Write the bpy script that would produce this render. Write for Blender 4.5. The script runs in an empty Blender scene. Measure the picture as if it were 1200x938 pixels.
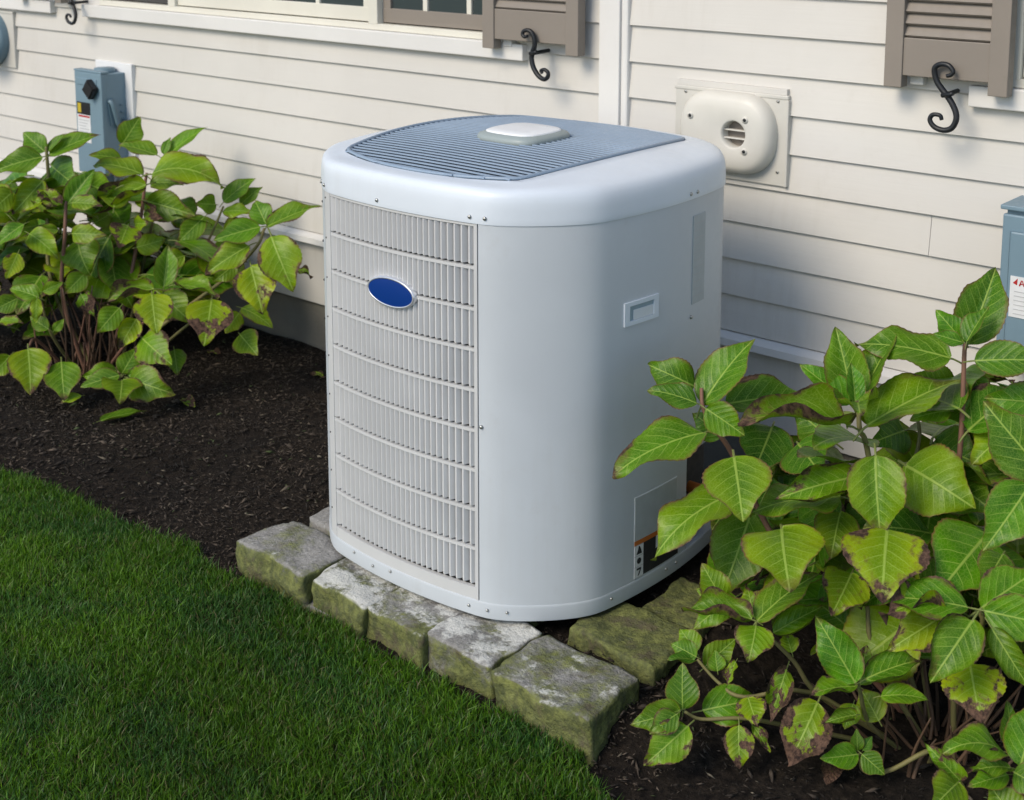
import bpy, bmesh, math, random
import numpy as np
from mathutils import Vector, Matrix, noise as mnoise

sc = bpy.context.scene
COL = sc.collection
rnd = random.Random(7)

# ---------------------------------------------------------------- camera, sky, sun, exposure
F, XP, YP = 1600.0, 600.0, 134.38                      # focal length and principal point, in pixels of a 1200 wide frame
CAM = np.array([2.0666, -2.4714, 1.55])
ROT = np.array([[0.76152659, 0.64813367, 0.0],
                [0.1027434, -0.12071866, -0.98735546],
                [-0.63993831, 0.75189744, -0.15852192]])  # rows: right, down, forward
cam_data = bpy.data.cameras.new('camera')
cam = bpy.data.objects.new('camera', cam_data)
COL.objects.link(cam)
r_, d_, f_ = ROT
cam.matrix_world = Matrix(((r_[0], -d_[0], -f_[0], CAM[0]), (r_[1], -d_[1], -f_[1], CAM[1]),
                           (r_[2], -d_[2], -f_[2], CAM[2]), (0, 0, 0, 1)))
cam_data.sensor_width = 36.0
cam_data.lens = F / 1200 * 36
cam_data.shift_y = -(469 - YP) / 1200
cam_data.clip_end = 500
cam_data.dof.use_dof = True
cam_data.dof.focus_distance = 2.9
cam_data.dof.aperture_fstop = 7.0
sc.camera = cam

SUN_EL, SUN_AZ = 40.0, 190.0            # azimuth: degrees clockwise from +y (the house side); 190 is in front of the wall
world = bpy.data.worlds.new('World')
sc.world = world
world.use_nodes = True
wn = world.node_tree
sky = wn.nodes.new('ShaderNodeTexSky')
sky.sky_type = 'NISHITA'
sky.sun_disc = False
sky.sun_elevation = math.radians(SUN_EL)
sky.sun_rotation = math.radians(SUN_AZ)
sky.air_density = 1.0
sky.dust_density = 0.8
sky.ozone_density = 1.0
bg = wn.nodes['Background']
bg.inputs['Strength'].default_value = 0.14
wn.links.new(sky.outputs[0], bg.inputs['Color'])
sun_data = bpy.data.lights.new('sun', 'SUN')
sun_data.energy = 1.9
sun_data.angle = math.radians(26)
sun_data.color = (1.0, 0.88, 0.70)
sun = bpy.data.objects.new('sun', sun_data)
COL.objects.link(sun)
az, el = math.radians(SUN_AZ), math.radians(SUN_EL)
to_sun = Vector((math.sin(az) * math.cos(el), math.cos(az) * math.cos(el), math.sin(el)))
sun.rotation_euler = to_sun.to_track_quat('Z', 'Y').to_euler()
sun.location = to_sun * 20
vs = sc.view_settings
vs.view_transform = 'Standard'
vs.look = 'None'
vs.gamma = 1
vs.use_curve_mapping = False
vs.exposure = 0.48
sc.render.engine = 'CYCLES'
sc.cycles.use_denoising = True
sc.cycles.max_bounces = 8

# ---------------------------------------------------------------- helpers
def un(px, py, axis, val):
    """pixel of the photograph -> point on the plane axis = val"""
    d = ROT.T @ np.array([(px - XP) / F, (py - YP) / F, 1.0])
    return CAM + d * ((val - CAM[axis]) / d[axis])

def at(px, py, depth):
    return Vector(CAM + ROT.T @ np.array([(px - XP) / F, (py - YP) / F, 1.0]) * depth)

def project(p):
    q = ROT @ (np.array(p) - CAM)
    return XP + F * q[0] / q[2], YP + F * q[1] / q[2], q[2]

def tag(o, label=None, cat=None, group=None, kind=None):
    if label: o['label'] = label
    if cat: o['category'] = cat
    if group: o['group'] = group
    if kind: o['kind'] = kind
    return o

def empty(name, loc=(0, 0, 0)):
    o = bpy.data.objects.new(name, None)
    o.location = loc
    o.empty_display_size = 0.1
    COL.objects.link(o)
    return o

def adopt(o, parent):
    if parent is not None:
        o.parent = parent
        # parents only carry translations; world position is kept
        if parent.type == 'EMPTY':
            o.matrix_parent_inverse = Matrix.Translation(-parent.location)
    return o

def link(name, me, mat, parent=None):
    o = bpy.data.objects.new(name, me)
    COL.objects.link(o)
    if mat is not None and not me.materials:
        me.materials.append(mat)
    return adopt(o, parent)

def mesh(name, verts, faces, mat, parent=None, smooth=False):
    me = bpy.data.meshes.new(name)
    me.from_pydata([tuple(v) for v in verts], [], faces)
    if smooth:
        me.shade_smooth()
    me.update()
    return link(name, me, mat, parent)

def bm_obj(name, bm, mat, parent=None, smooth=False):
    me = bpy.data.meshes.new(name)
    bmesh.ops.recalc_face_normals(bm, faces=bm.faces)
    bm.to_mesh(me)
    bm.free()
    if smooth:
        me.shade_smooth()
    return link(name, me, mat, parent)

def box(name, x0, x1, y0, y1, z0, z1, mat, parent=None, bevel=0.0015):
    bm = bmesh.new()
    bmesh.ops.create_cube(bm, size=1)
    for v in bm.verts:
        v.co = Vector((x0 + (v.co.x + .5) * (x1 - x0), y0 + (v.co.y + .5) * (y1 - y0), z0 + (v.co.z + .5) * (z1 - z0)))
    if bevel:
        bmesh.ops.bevel(bm, geom=bm.edges[:], offset=bevel, segments=2, profile=0.5, affect='EDGES')
    return bm_obj(name, bm, mat, parent)

def loft(loops, close_first=False, close_last=False, closed=True):
    """loops: list of equal-length lists of points"""
    n = len(loops[0])
    verts = [p for l in loops for p in l]
    faces = []
    for i in range(len(loops) - 1):
        for j in range(n if closed else n - 1):
            a, b = i * n + j, i * n + (j + 1) % n
            faces.append((a, b, b + n, a + n))
    if close_first: faces.append(tuple(range(n - 1, -1, -1)))
    if close_last: faces.append(tuple(range((len(loops) - 1) * n, len(loops) * n)))
    return verts, faces

def tube_geo(pts, radii, n=8):
    pts = [Vector(p) for p in pts]
    loops = []
    prev = None
    for i, p in enumerate(pts):
        t = (pts[min(i + 1, len(pts) - 1)] - pts[max(i - 1, 0)]).normalized()
        ref = prev if prev is not None else (Vector((0, 0, 1)) if abs(t.z) < .9 else Vector((1, 0, 0)))
        s = (ref - t * ref.dot(t)).normalized()
        prev = s
        b = t.cross(s)
        r = radii[i] if hasattr(radii, '__len__') else radii
        loops.append([p + (s * math.cos(2 * math.pi * k / n) + b * math.sin(2 * math.pi * k / n)) * r for k in range(n)])
    return loft(loops, True, True)

def tube(name, pts, radii, mat, parent=None, n=8):
    v, f = tube_geo(pts, radii, n)
    return mesh(name, v, f, mat, parent, smooth=True)

def smooth_path(pts, n=6):
    """Catmull-Rom"""
    P = [Vector(p) for p in pts]
    P = [P[0] * 2 - P[1]] + P + [P[-1] * 2 - P[-2]]
    out = []
    for i in range(1, len(P) - 2):
        for k in range(n):
            t = k / n
            a, b, c, d = P[i - 1], P[i], P[i + 1], P[i + 2]
            out.append(.5 * ((2 * b) + (c - a) * t + (2 * a - 5 * b + 4 * c - d) * t * t + (3 * b - a - 3 * c + d) * t ** 3))
    out.append(P[-2])
    return out

# ---------------------------------------------------------------- materials
class NT:
    def __init__(s, name):
        s.m = bpy.data.materials.new(name)
        s.m.use_nodes = True
        s.t = s.m.node_tree
        s.b = s.t.nodes['Principled BSDF']
        s.out = s.t.nodes['Material Output']
    def n(s, typ, **kw):
        nd = s.t.nodes.new(typ)
        for k, v in kw.items():
            setattr(nd, k, v)
        return nd
    def lk(s, a, b):
        s.t.links.new(a, b)
    def put(s, sock, v):
        if hasattr(v, 'is_output') or isinstance(v, bpy.types.NodeSocket):
            s.lk(v, sock)
        else:
            sock.default_value = v
    def math(s, op, a, b=0.0, c=0.0, clamp=False):
        nd = s.n('ShaderNodeMath', operation=op, use_clamp=clamp)
        for i, v in enumerate((a, b, c)):
            s.put(nd.inputs[i], v)
        return nd.outputs[0]
    def step(s, v, lo, hi, a=0.0, b=1.0):
        nd = s.n('ShaderNodeMapRange', interpolation_type='SMOOTHSTEP')
        for i, x in enumerate((v, lo, hi, a, b)):
            s.put(nd.inputs[i], x)
        return nd.outputs[0]
    def mix(s, f, a, b, blend='MIX'):
        nd = s.n('ShaderNodeMix', data_type='RGBA', blend_type=blend)
        s.put(nd.inputs[0], f)
        for i, v in ((6, a), (7, b)):
            if isinstance(v, tuple) and len(v) == 3: v = (*v, 1)
            s.put(nd.inputs[i], v)
        return nd.outputs[2]
    def coords(s, kind='Object'):
        return s.n('ShaderNodeTexCoord').outputs[kind]
    def world(s):
        return s.n('ShaderNodeNewGeometry').outputs['Position']
    def noise(s, vec, scale, detail=4, rough=.55, out='Fac'):
        nd = s.n('ShaderNodeTexNoise')
        if vec is not None: s.lk(vec, nd.inputs['Vector'])
        nd.inputs['Scale'].default_value = scale
        nd.inputs['Detail'].default_value = detail
        nd.inputs['Roughness'].default_value = rough
        return nd.outputs[out]
    def voro(s, vec, scale, feature='F1', out='Distance'):
        nd = s.n('ShaderNodeTexVoronoi', feature=feature)
        if vec is not None: s.lk(vec, nd.inputs['Vector'])
        nd.inputs['Scale'].default_value = scale
        return nd.outputs[out]
    def scaled(s, vec, v3):
        nd = s.n('ShaderNodeMapping')
        s.lk(vec, nd.inputs['Vector'])
        nd.inputs['Scale'].default_value = v3
        return nd.outputs[0]
    def bump(s, h, strength=.3, dist=.002):
        nd = s.n('ShaderNodeBump')
        nd.inputs['Strength'].default_value = strength
        nd.inputs['Distance'].default_value = dist
        s.lk(h, nd.inputs['Height'])
        s.lk(nd.outputs[0], s.b.inputs['Normal'])
    def fin(s, col=None, rough=.5, metal=0.0, spec=.5):
        if col is not None:
            s.put(s.b.inputs['Base Color'], (*col, 1) if isinstance(col, tuple) and len(col) == 3 else col)
        s.put(s.b.inputs['Roughness'], rough)
        s.b.inputs['Metallic'].default_value = metal
        s.b.inputs['Specular IOR Level'].default_value = spec
        return s.m

def paint(name, col, rough=.5, dirt=.12, dirt_col=(.25, .22, .17), scale=3.0, grain=None, bump=.06, spec=.4, streak=0.0):
    """painted surface: slight tone drift, faint dirt, fine relief"""
    t = NT(name)
    w = t.world()
    big = t.noise(w, scale, 5)
    fine = t.noise(w, 60, 3)
    c = t.mix(t.step(big, .35, .75), tuple(x * .95 for x in col), tuple(min(1, x * 1.04) for x in col))
    speck = t.step(t.math('ADD', t.math('MULTIPLY', t.noise(w, 17, 6, .7), .8), t.math('MULTIPLY', big, .3)), .60, .82, 0, dirt)
    c = t.mix(speck, c, dirt_col)
    if streak:
        st_ = t.math('MULTIPLY', t.noise(t.scaled(w, (28, 28, 1.6)), 1, 5, .65), t.noise(w, 2.2, 3))
        c = t.mix(t.step(st_, .26, .42, 0, streak), c, dirt_col)
    if grain:
        g = t.noise(t.scaled(w, grain), 1, 5, .6)
        t.bump(t.math('ADD', g, t.math('MULTIPLY', fine, .4)), bump, .003)
    else:
        t.bump(fine, bump, .002)
    return t.fin(c, t.step(fine, .3, .7, rough - .06, rough + .08), 0, spec)

M = {}
M['siding'] = paint('siding_paint', (.605, .585, .548), .55, .15, (.40, .36, .30), 1.6, (4, 120, 120), .12, .4, .14)
M['trim'] = paint('white_trim_paint', (.70, .69, .67), .5, .08, (.4, .37, .3), 2)
M['cream'] = paint('cream_window_paint', (.68, .66, .58), .45, .08, (.35, .3, .22), 3)
M['vinyl'] = paint('white_mounting_block', (.74, .75, .76), .45, .06)
M['block'] = paint('beige_mounting_block', (.56, .545, .50), .5, .15, (.3, .27, .2), 5)
M['housing'] = paint('beige_vent_plastic', (.62, .60, .545), .42, .12, (.36, .31, .22), 5)
M['taupe'] = paint('taupe_shutter_paint', (.235, .205, .175), .55, .15, (.12, .10, .08), 4)
M['iron'] = paint('black_iron', (.012, .014, .017), .45, .2, (.05, .035, .025), 20, None, .25)
M['box'] = paint('blue_grey_enamel', (.17, .255, .315), .42, .10, (.12, .12, .12), 6)
M['box_dark'] = paint('blue_grey_enamel_lever', (.14, .215, .265), .45, .15, (.08, .08, .08), 6)
M['ac'] = paint('cabinet_powder_coat', (.52, .56, .60), .38, .16, (.36, .34, .31), 2.5, None, .04, .4, .07)
M['fin'] = paint('grille_powder_coat', (.61, .615, .62), .46, .10, (.3, .28, .24), 6)
M['grille_frame'] = paint('grille_frame_coat', (.53, .54, .545), .45, .14, (.3, .28, .24), 5)
M['lid'] = paint('lid_plastic', (.66, .72, .79), .36, .07, (.42, .40, .35), 3, None, .05, .4, .06)
M['rod'] = paint('rod_coating', (.24, .315, .41), .38, .08, (.2, .2, .2), 9)
M['cap_rim'] = paint('cap_rim_plastic', (.30, .35, .35), .45, .1)
M['cap'] = paint('cap_white_plastic', (.80, .82, .84), .4, .1, (.45, .43, .38), 9)
M['dark'] = paint('dark_interior', (.02, .021, .023), .7, .2)
M['coil'] = paint('coil_fins', (.05, .052, .055), .6, .2)
M['screw'] = NT('zinc_screw').fin((.42, .42, .40), .35, .9)
M['silver'] = NT('silver_rim').fin((.62, .64, .68), .3, .6)
M['blue'] = NT('blue_badge').fin((.004, .035, .20), .3, 0, .4)
M['black'] = paint('black_plastic', (.014, .014, .016), .4, .1)
M['label_white'] = paint('label_white', (.68, .69, .70), .5, .12, (.45, .43, .38), 30)
M['label_grey'] = paint('label_grey_film', (.44, .475, .49), .42, .10, (.25, .27, .28), 30)
M['label_blue'] = paint('label_film_dark', (.27, .36, .41), .5, .3, (.16, .21, .24), 25)
M['circuit'] = paint('circuit_label_film', (.40, .44, .46), .5, .3, (.28, .31, .33), 25)
M['label_edge'] = paint('label_pale_edge', (.66, .70, .73), .5, .1)
M['orange'] = paint('label_orange', (.50, .15, .03), .5, .15, (.2, .06, .02), 40)
M['yellow'] = paint('label_yellow', (.50, .38, .03), .5, .1)
M['red'] = paint('label_red', (.42, .02, .02), .5, .1)
M['print_grey'] = paint('label_print_grey', (.42, .43, .44), .5, .1)
M['roof'] = paint('roof_shingle', (.06, .058, .055), .8, .2)

t = NT('concrete_foundation')
w = t.world()
n1 = t.noise(w, 6, 6, .65)
c = t.mix(n1, (.10, .095, .08), (.21, .20, .175))
c = t.mix(t.step(t.noise(w, 3, 4), .5, .7, 0, .6), c, (.07, .085, .06))
t.bump(t.noise(w, 70, 5, .7), .5, .004)
M['concrete'] = t.fin(c, .85)

t = NT('window_glass')
t.b.inputs['Base Color'].default_value = (.045, .06, .062, 1)
M['glass'] = t.fin((.045, .06, .062), .04, 0, .8)
t = NT('dark_screen')
M['screen'] = t.fin((.05, .048, .045), .5, 0, .5)

# stone: grey granite, moss, bright light spots painted as pale patches on the tops
t = NT('mossy_granite')
w = t.world()
oi = t.n('ShaderNodeObjectInfo')
off = t.n('ShaderNodeVectorMath', operation='ADD')
cmb = t.n('ShaderNodeCombineXYZ')
t.lk(t.math('MULTIPLY', oi.outputs['Random'], 20.0), cmb.inputs[0])
t.lk(w, off.inputs[0]); t.lk(cmb.outputs[0], off.inputs[1])
w2 = off.outputs[0]
g1 = t.noise(w2, 28, 8, .7)
g2 = t.noise(w2, 120, 3, .6)
c = t.mix(g1, (.13, .125, .115), (.40, .39, .37))
c = t.mix(t.step(g2, .55, .75, 0, .5), c, (.52, .51, .49))
c = t.mix(t.step(g2, .45, .28, 0, .6), c, (.08, .075, .07))
geo = t.n('ShaderNodeNewGeometry')
sx = t.n('ShaderNodeSeparateXYZ'); t.lk(geo.outputs['Normal'], sx.inputs[0])
side = t.step(sx.outputs[2], .9, .35)
m1 = t.noise(w2, 9, 6, .6)
m2 = t.noise(w2, 45, 5, .7)
mossv = t.math('ADD', t.math('MULTIPLY', m1, 1.0), t.math('MULTIPLY', side, .22))
mossv = t.math('ADD', mossv, t.math('MULTIPLY', m2, .35))
sep = t.n('ShaderNodeSeparateColor'); t.lk(oi.outputs['Color'], sep.inputs[0])
mossv = t.math('ADD', mossv, t.math('SUBTRACT', sep.outputs[0], .5))
moss = t.step(mossv, .62, .90)
mcol = t.mix(t.step(m2, .35, .7), (.065, .080, .014), (.20, .22, .048))
mcol = t.mix(t.step(t.noise(w2, 16, 6, .7), .5, .68, 0, .75), mcol, (.085, .060, .038))
c = t.mix(t.math('MULTIPLY', moss, .88), c, mcol)
lit_mask = t.step(t.math('ADD', t.noise(w2, 14, 7, .7), t.math('MULTIPLY', sep.outputs[1], .3)), .64, .76, 0, .9)
lit_mask = t.math('MULTIPLY', lit_mask, t.math('SUBTRACT', 1.0, side))
c = t.mix(lit_mask, c, (.62, .62, .58))
t.bump(t.math('ADD', t.math('ADD', g1, t.math('MULTIPLY', g2, .3)), t.math('MULTIPLY', moss, .3)), 1.0, .012)
M['stone'] = t.fin(c, .88, 0, .25)

# soil and mulch
t = NT('dark_soil')
w = t.world()
s1 = t.noise(w, 40, 8, .75)
s2 = t.noise(w, 3.5, 3)
c = t.mix(t.step(s1, .35, .75), (.008, .006, .005), (.050, .038, .028))
c = t.mix(t.step(s2, .45, .7, 0, .5), c, (.016, .014, .013))
t.bump(s1, 1.0, .02)
M['soil'] = t.fin(c, .95, 0, .15)
t = NT('lawn_thatch')
w = t.world()
s1 = t.noise(w, 60, 6, .7)
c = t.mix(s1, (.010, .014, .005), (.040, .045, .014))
t.bump(s1, 1.0, .02)
M['thatch'] = t.fin(c, .95, 0, .1)
t = NT('mulch_chips')
a = t.n('ShaderNodeAttribute', attribute_name='tone')
c = t.mix(t.noise(t.world(), 150, 4, .7), a.outputs['Color'], (.012, .010, .008))
M['chips'] = t.fin(c, .85, 0, .3)
t = NT('grass_blades')
a = t.n('ShaderNodeAttribute', attribute_name='tone')
diff = t.fin(a.outputs['Color'], .45, 0, .35)
tr = t.n('ShaderNodeBsdfTranslucent'); t.lk(a.outputs['Color'], tr.inputs['Color'])
mx = t.n('ShaderNodeMixShader'); mx.inputs[0].default_value = .25
t.lk(t.b.outputs[0], mx.inputs[1]); t.lk(tr.outputs[0], mx.inputs[2]); t.lk(mx.outputs[0], t.out.inputs['Surface'])
M['grass'] = t.m

# leaf: object colour carries  R yellowing, G browning of the margin and tip, B seed
t = NT('hydrangea_leaf')
oi = t.n('ShaderNodeObjectInfo')
sep = t.n('ShaderNodeSeparateColor'); t.lk(oi.outputs['Color'], sep.inputs[0])
yel, brn, seed = sep.outputs
uv = t.n('ShaderNodeUVMap', uv_map='UVMap')
suv = t.n('ShaderNodeSeparateXYZ'); t.lk(uv.outputs[0], suv.inputs[0])
U, Yv = suv.outputs[0], suv.outputs[1]
uv2 = t.n('ShaderNodeUVMap', uv_map='Edge')
suv2 = t.n('ShaderNodeSeparateXYZ'); t.lk(uv2.outputs[0], suv2.inputs[0])
V = t.math('ABSOLUTE', suv2.outputs[1])
aY = t.math('ABSOLUTE', Yv)
cmb = t.n('ShaderNodeCombineXYZ')
t.lk(U, cmb.inputs[0]); t.lk(Yv, cmb.inputs[1]); t.lk(t.math('MULTIPLY', seed, 37.0), cmb.inputs[2])
P = cmb.outputs[0]
wob = t.noise(P, 5, 2)
sgn = t.math('MULTIPLY', t.math('SIGN', Yv), .028)
s = t.math('SUBTRACT', t.math('SUBTRACT', U, t.math('MULTIPLY', aY, .62)), t.math('MULTIPLY', t.math('MULTIPLY', aY, aY), .35))
s = t.math('ADD', t.math('ADD', s, sgn), t.math('MULTIPLY', wob, .05))
ph = t.math('ABSOLUTE', t.math('SUBTRACT', t.math('FRACT', t.math('MULTIPLY', s, 7.0)), .5))     # .5 on a vein, 0 midway
lat = t.step(ph, t.math('ADD', .43, t.math('MULTIPLY', V, .04)), .495)
lat = t.math('MULTIPLY', lat, t.step(V, 1.0, .55, .15, 1.0))
mid = t.step(aY, t.math('SUBTRACT', .030, t.math('MULTIPLY', U, .018)), .008)
ret = t.voro(t.scaled(P, (1, 1, 1)), 26, 'DISTANCE_TO_EDGE')
retm = t.step(ret, .10, .02, 0, .30)
vein = t.math('MAXIMUM', t.math('MAXIMUM', mid, t.math('MULTIPLY', lat, .85)), retm)
ntone = t.noise(P, 3.2, 4)
green = t.mix(t.step(ntone, .3, .7), (.024, .130, .003), (.072, .250, .003))
green = t.mix(t.step(seed, 0.0, 1.0, 0, .6), green, (.010, .066, .006))
yl = t.mix(ntone, (.17, .34, .002), (.40, .40, .003))
edge = t.math('SUBTRACT', 1.0, V)
yarea = t.math('MULTIPLY', yel, t.step(edge, .95, .15, .55, 1.15), clamp=True)
green = t.mix(yarea, green, yl)
c = t.mix(t.math('MULTIPLY', vein, .72), green, (.36, .50, .09))
nb = t.math('ADD', t.math('MULTIPLY', t.noise(P, 3.0, 2), .65), t.math('MULTIPLY', t.noise(P, 11, 5, .7), .35))
dist = t.math('MINIMUM', t.math('MULTIPLY', edge, .55), t.math('MULTIPLY', t.math('SUBTRACT', 1.0, U), .55))
lim = t.math('MULTIPLY', t.math('MULTIPLY', brn, .72), t.math('SUBTRACT', t.math('MULTIPLY', nb, 5.0), 2.25))
bm_ = t.step(t.math('SUBTRACT', lim, dist), -.01, .07)
red = t.step(t.math('SUBTRACT', lim, dist), -.07, .0, 0, .40)
c = t.mix(red, c, (.16, .085, .03))
c = t.mix(t.math('MULTIPLY', t.step(edge, .055, .01), t.step(nb, .35, .55, .15, .8)), c, (.17, .045, .025))
bcol = t.mix(t.step(t.noise(P, 14, 6, .75), .35, .65), (.022, .012, .010), (.13, .075, .05))
c = t.mix(bm_, c, bcol)
pet = t.step(U, .005, -.01)
c = t.mix(pet, c, (.20, .24, .07))
hgt = t.math('SUBTRACT', t.math('MULTIPLY', t.math('SUBTRACT', .5, ph), .9), t.math('MULTIPLY', mid, .5))
hgt = t.math('ADD', hgt, t.math('MULTIPLY', ret, .25))
t.bump(hgt, .30, .005)
t.fin(c, t.step(bm_, 0, 1, .36, .85), 0, .24)
tr = t.n('ShaderNodeBsdfTranslucent'); t.lk(t.mix(.5, c, (.22, .34, .005)), tr.inputs['Color'])
mx = t.n('ShaderNodeMixShader')
t.lk(t.step(bm_, 0, 1, .22, .05), mx.inputs[0])
t.lk(t.b.outputs[0], mx.inputs[1]); t.lk(tr.outputs[0], mx.inputs[2]); t.lk(mx.outputs[0], t.out.inputs['Surface'])
M['leaf'] = t.m

def stemmat(name, a, b):
    t = NT(name)
    w = t.world()
    c = t.mix(t.noise(w, 12, 5, .7), a, b)
    t.bump(t.noise(t.scaled(w, (90, 90, 25)), 1, 4), .4, .003)
    return t.fin(c, .6, 0, .3)
M['stem_green'] = stemmat('green_stem', (.14, .17, .05), (.20, .14, .07))
M['stem_red'] = stemmat('red_stem', (.17, .075, .05), (.22, .13, .09))
M['stem_dead'] = stemmat('dead_stem', (.055, .032, .02), (.13, .08, .05))

# ---------------------------------------------------------------- the ground
GZ = -0.10
def ground_h(x, y):
    h = GZ + .012 * mnoise.noise(Vector((x * 2.2, y * 2.2, 3))) + .007 * mnoise.noise(Vector((x * 9, y * 9, 1)))
    if y > -.5:
        h += .012 * min(1, (y + .5) / .5)
    e = min(x + .50, .72 - x, y + .515, .45 - y)
    if e > 0:
        h += .050 * min(1, e / .05)          # earth packed between the blocks
    return h

def lawn_edge(x):
    """y of the lawn's far edge"""
    if x < -.62: return -.528 - .075 * (-.62 - x) / .85 + .012 * math.sin(x * 9)
    if x < .62: return -.556 - .010 * math.sin(x * 7) - .006 * math.sin(x * 23)
    return -.58 - .52 * (x - .62)

xs = np.concatenate([np.linspace(-60, -5, 12), np.arange(-4.9, 3.0, .06), np.linspace(3.1, 60, 12)])
ys = np.concatenate([np.linspace(-60, -3, 12), np.arange(-2.9, .72, .05), [.78, .9]])
V_, Fc = [], []
for y in ys:
    for x in xs:
        V_.append((x, y, ground_h(x, y) if abs(x) < 5 and -3 < y else GZ))
nx = len(xs)
for j in range(len(ys) - 1):
    for i in range(nx - 1):
        a = j * nx + i
        Fc.append((a, a + 1, a + 1 + nx, a + nx))
tag(mesh('ground', V_, Fc, M['soil'], smooth=True), kind='structure')
# lawn sheet, slightly above the soil, ending along the cut edge
V_, Fc = [], []
lx = np.concatenate([np.linspace(-60, -5, 8), np.arange(-4.9, 3.0, .07), np.linspace(3.1, 60, 8)])
for x in lx:
    e = lawn_edge(max(-3, min(x, 2.6)))
    V_ += [(x, e, GZ - .03), (x, e - .012, GZ + .016), (x, e - .3, GZ + .02), (x, -3, GZ + .02), (x, -60, GZ + .02)]
for i in range(len(lx) - 1):
    for k in range(4):
        a = i * 5 + k
        Fc.append((a, a + 1, a + 6, a + 5))
tag(mesh('lawn', V_, Fc, M['thatch']), kind='structure')

def soup(name, V, Fidx, tone, mat, label, cat):
    """numpy mesh with a per-vertex colour"""
    me = bpy.data.meshes.new(name)
    nv, nf, k = len(V), len(Fidx), Fidx.shape[1]
    me.vertices.add(nv); me.vertices.foreach_set('co', V.astype(np.float32).ravel())
    me.loops.add(nf * k); me.loops.foreach_set('vertex_index', Fidx.astype(np.int32).ravel())
    me.polygons.add(nf); me.polygons.foreach_set('loop_start', np.arange(0, nf * k, k, dtype=np.int32))
    at_ = me.color_attributes.new('tone', 'FLOAT_COLOR', 'POINT')
    at_.data.foreach_set('color', np.c_[tone, np.ones(nv)].astype(np.float32).ravel())
    me.update(calc_edges=True)
    me.validate()
    o = link(name, me, mat)
    return tag(o, label, cat, kind='stuff')

rng = np.random.default_rng(5)
def grass_points(n, x0, x1, y0, y1):
    p = rng.uniform((x0, y0), (x1, y1), (n, 2))
    e = np.array([lawn_edge(x) for x in p[:, 0]]) + rng.normal(0, .008, n)
    return p[p[:, 1] < e]
pts = np.concatenate([grass_points(300000, -2.1, .95, -1.55, -.5), grass_points(80000, -3.6, 2.2, -2.6, -.5)])
n = len(pts)
clump = np.array([mnoise.noise(Vector((x * 5, y * 5, 0))) for x, y in pts])
clump2 = np.array([mnoise.noise(Vector((x * 17, y * 17, 7))) for x, y in pts])
hgt = (.022 + .006 * clump + .007 * clump2 + rng.normal(0, .006, n)).clip(.008, .055)
wid = rng.uniform(.0006, .0015, n)
ang = rng.uniform(0, 2 * np.pi, n)
lean = np.abs(rng.normal(.55, .38, n)).clip(.02, 1.4)
la = rng.uniform(0, 2 * np.pi, n)
side = np.c_[np.cos(ang), np.sin(ang), np.zeros(n)] * wid[:, None]
ld = np.c_[np.cos(la), np.sin(la)]
base = np.c_[pts, np.full(n, GZ + .014)]
def along(tt):
    q = base.copy()
    q[:, :2] += ld * (hgt * lean * tt ** 1.7)[:, None]
    q[:, 2] += hgt * tt * np.sqrt(np.clip(1 - (lean * .6) ** 2 * tt, .1, 1))
    return q
V_ = np.stack([base - side, base + side, along(.55) - side * .85, along(.55) + side * .85, along(1.0)], 1).reshape(-1, 3)
i0 = np.arange(n) * 5
Fi = np.concatenate([np.stack([i0, i0 + 1, i0 + 3], 1), np.stack([i0, i0 + 3, i0 + 2], 1), np.stack([i0 + 2, i0 + 3, i0 + 4], 1)])
g = rng.uniform(0, 1, n)[:, None]
colA = np.array([.024, .078, .005]); colB = np.array([.098, .22, .010]); colC = np.array([.17, .15, .06]); colD = np.array([.022, .088, .028])
tone = colA * (1 - g) + colB * g
tone = np.where((clump[:, None] + rng.normal(0, .25, (n, 1))) < -.18, tone * .5 + colD * .5, tone)
big = np.array([mnoise.noise(Vector((x * 1.7, y * 1.7, 11))) for x, y in pts])[:, None]
tone = tone * (1 + .55 * big) + np.array([.035, .03, 0]) * np.clip(big, 0, 1) * g
tone = np.where(rng.uniform(0, 1, (n, 1)) < .05, colC * rng.uniform(.4, 1, (n, 1)), tone)
tone = np.repeat(tone[:, None, :], 5, 1)
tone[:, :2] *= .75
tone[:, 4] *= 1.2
tip = rng.uniform(0, 1, n) < .10
tone[tip, 4] = colC * 1.1
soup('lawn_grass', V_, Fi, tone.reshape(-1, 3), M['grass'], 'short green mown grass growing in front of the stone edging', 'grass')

# shredded bark on the bed
def chips(n, x0, x1, y0, y1):
    p = rng.uniform((x0, y0), (x1, y1), (n, 2))
    e = np.array([lawn_edge(x) for x in p[:, 0]])
    return p[(p[:, 1] > e - .01)]
pts = np.concatenate([chips(30000, -2.6, -.35, -.62, .70), chips(7000, .4, 1.7, -.9, .70), chips(5000, -4, -2.6, -.8, .7), chips(2600, -.5, .75, -.56, -.3)])
n = len(pts)
L = np.exp(rng.normal(-4.6, .6, n)).clip(.004, .05); Wd = L * rng.uniform(.10, .34, n); T = Wd * rng.uniform(.25, .7, n)
Wd = Wd.clip(.0016, .009)
ang = rng.uniform(0, 2 * np.pi, n); tilt = rng.normal(0, .28, n)
ax = np.c_[np.cos(ang) * np.cos(tilt), np.sin(ang) * np.cos(tilt), np.sin(tilt)]
sd = np.c_[-np.sin(ang), np.cos(ang), rng.normal(0, .25, n)]
up = np.cross(ax, sd)
z = np.array([ground_h(x, y) for x, y in pts]) + rng.uniform(.000, .011, n)
cen = np.c_[pts, z]
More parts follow.
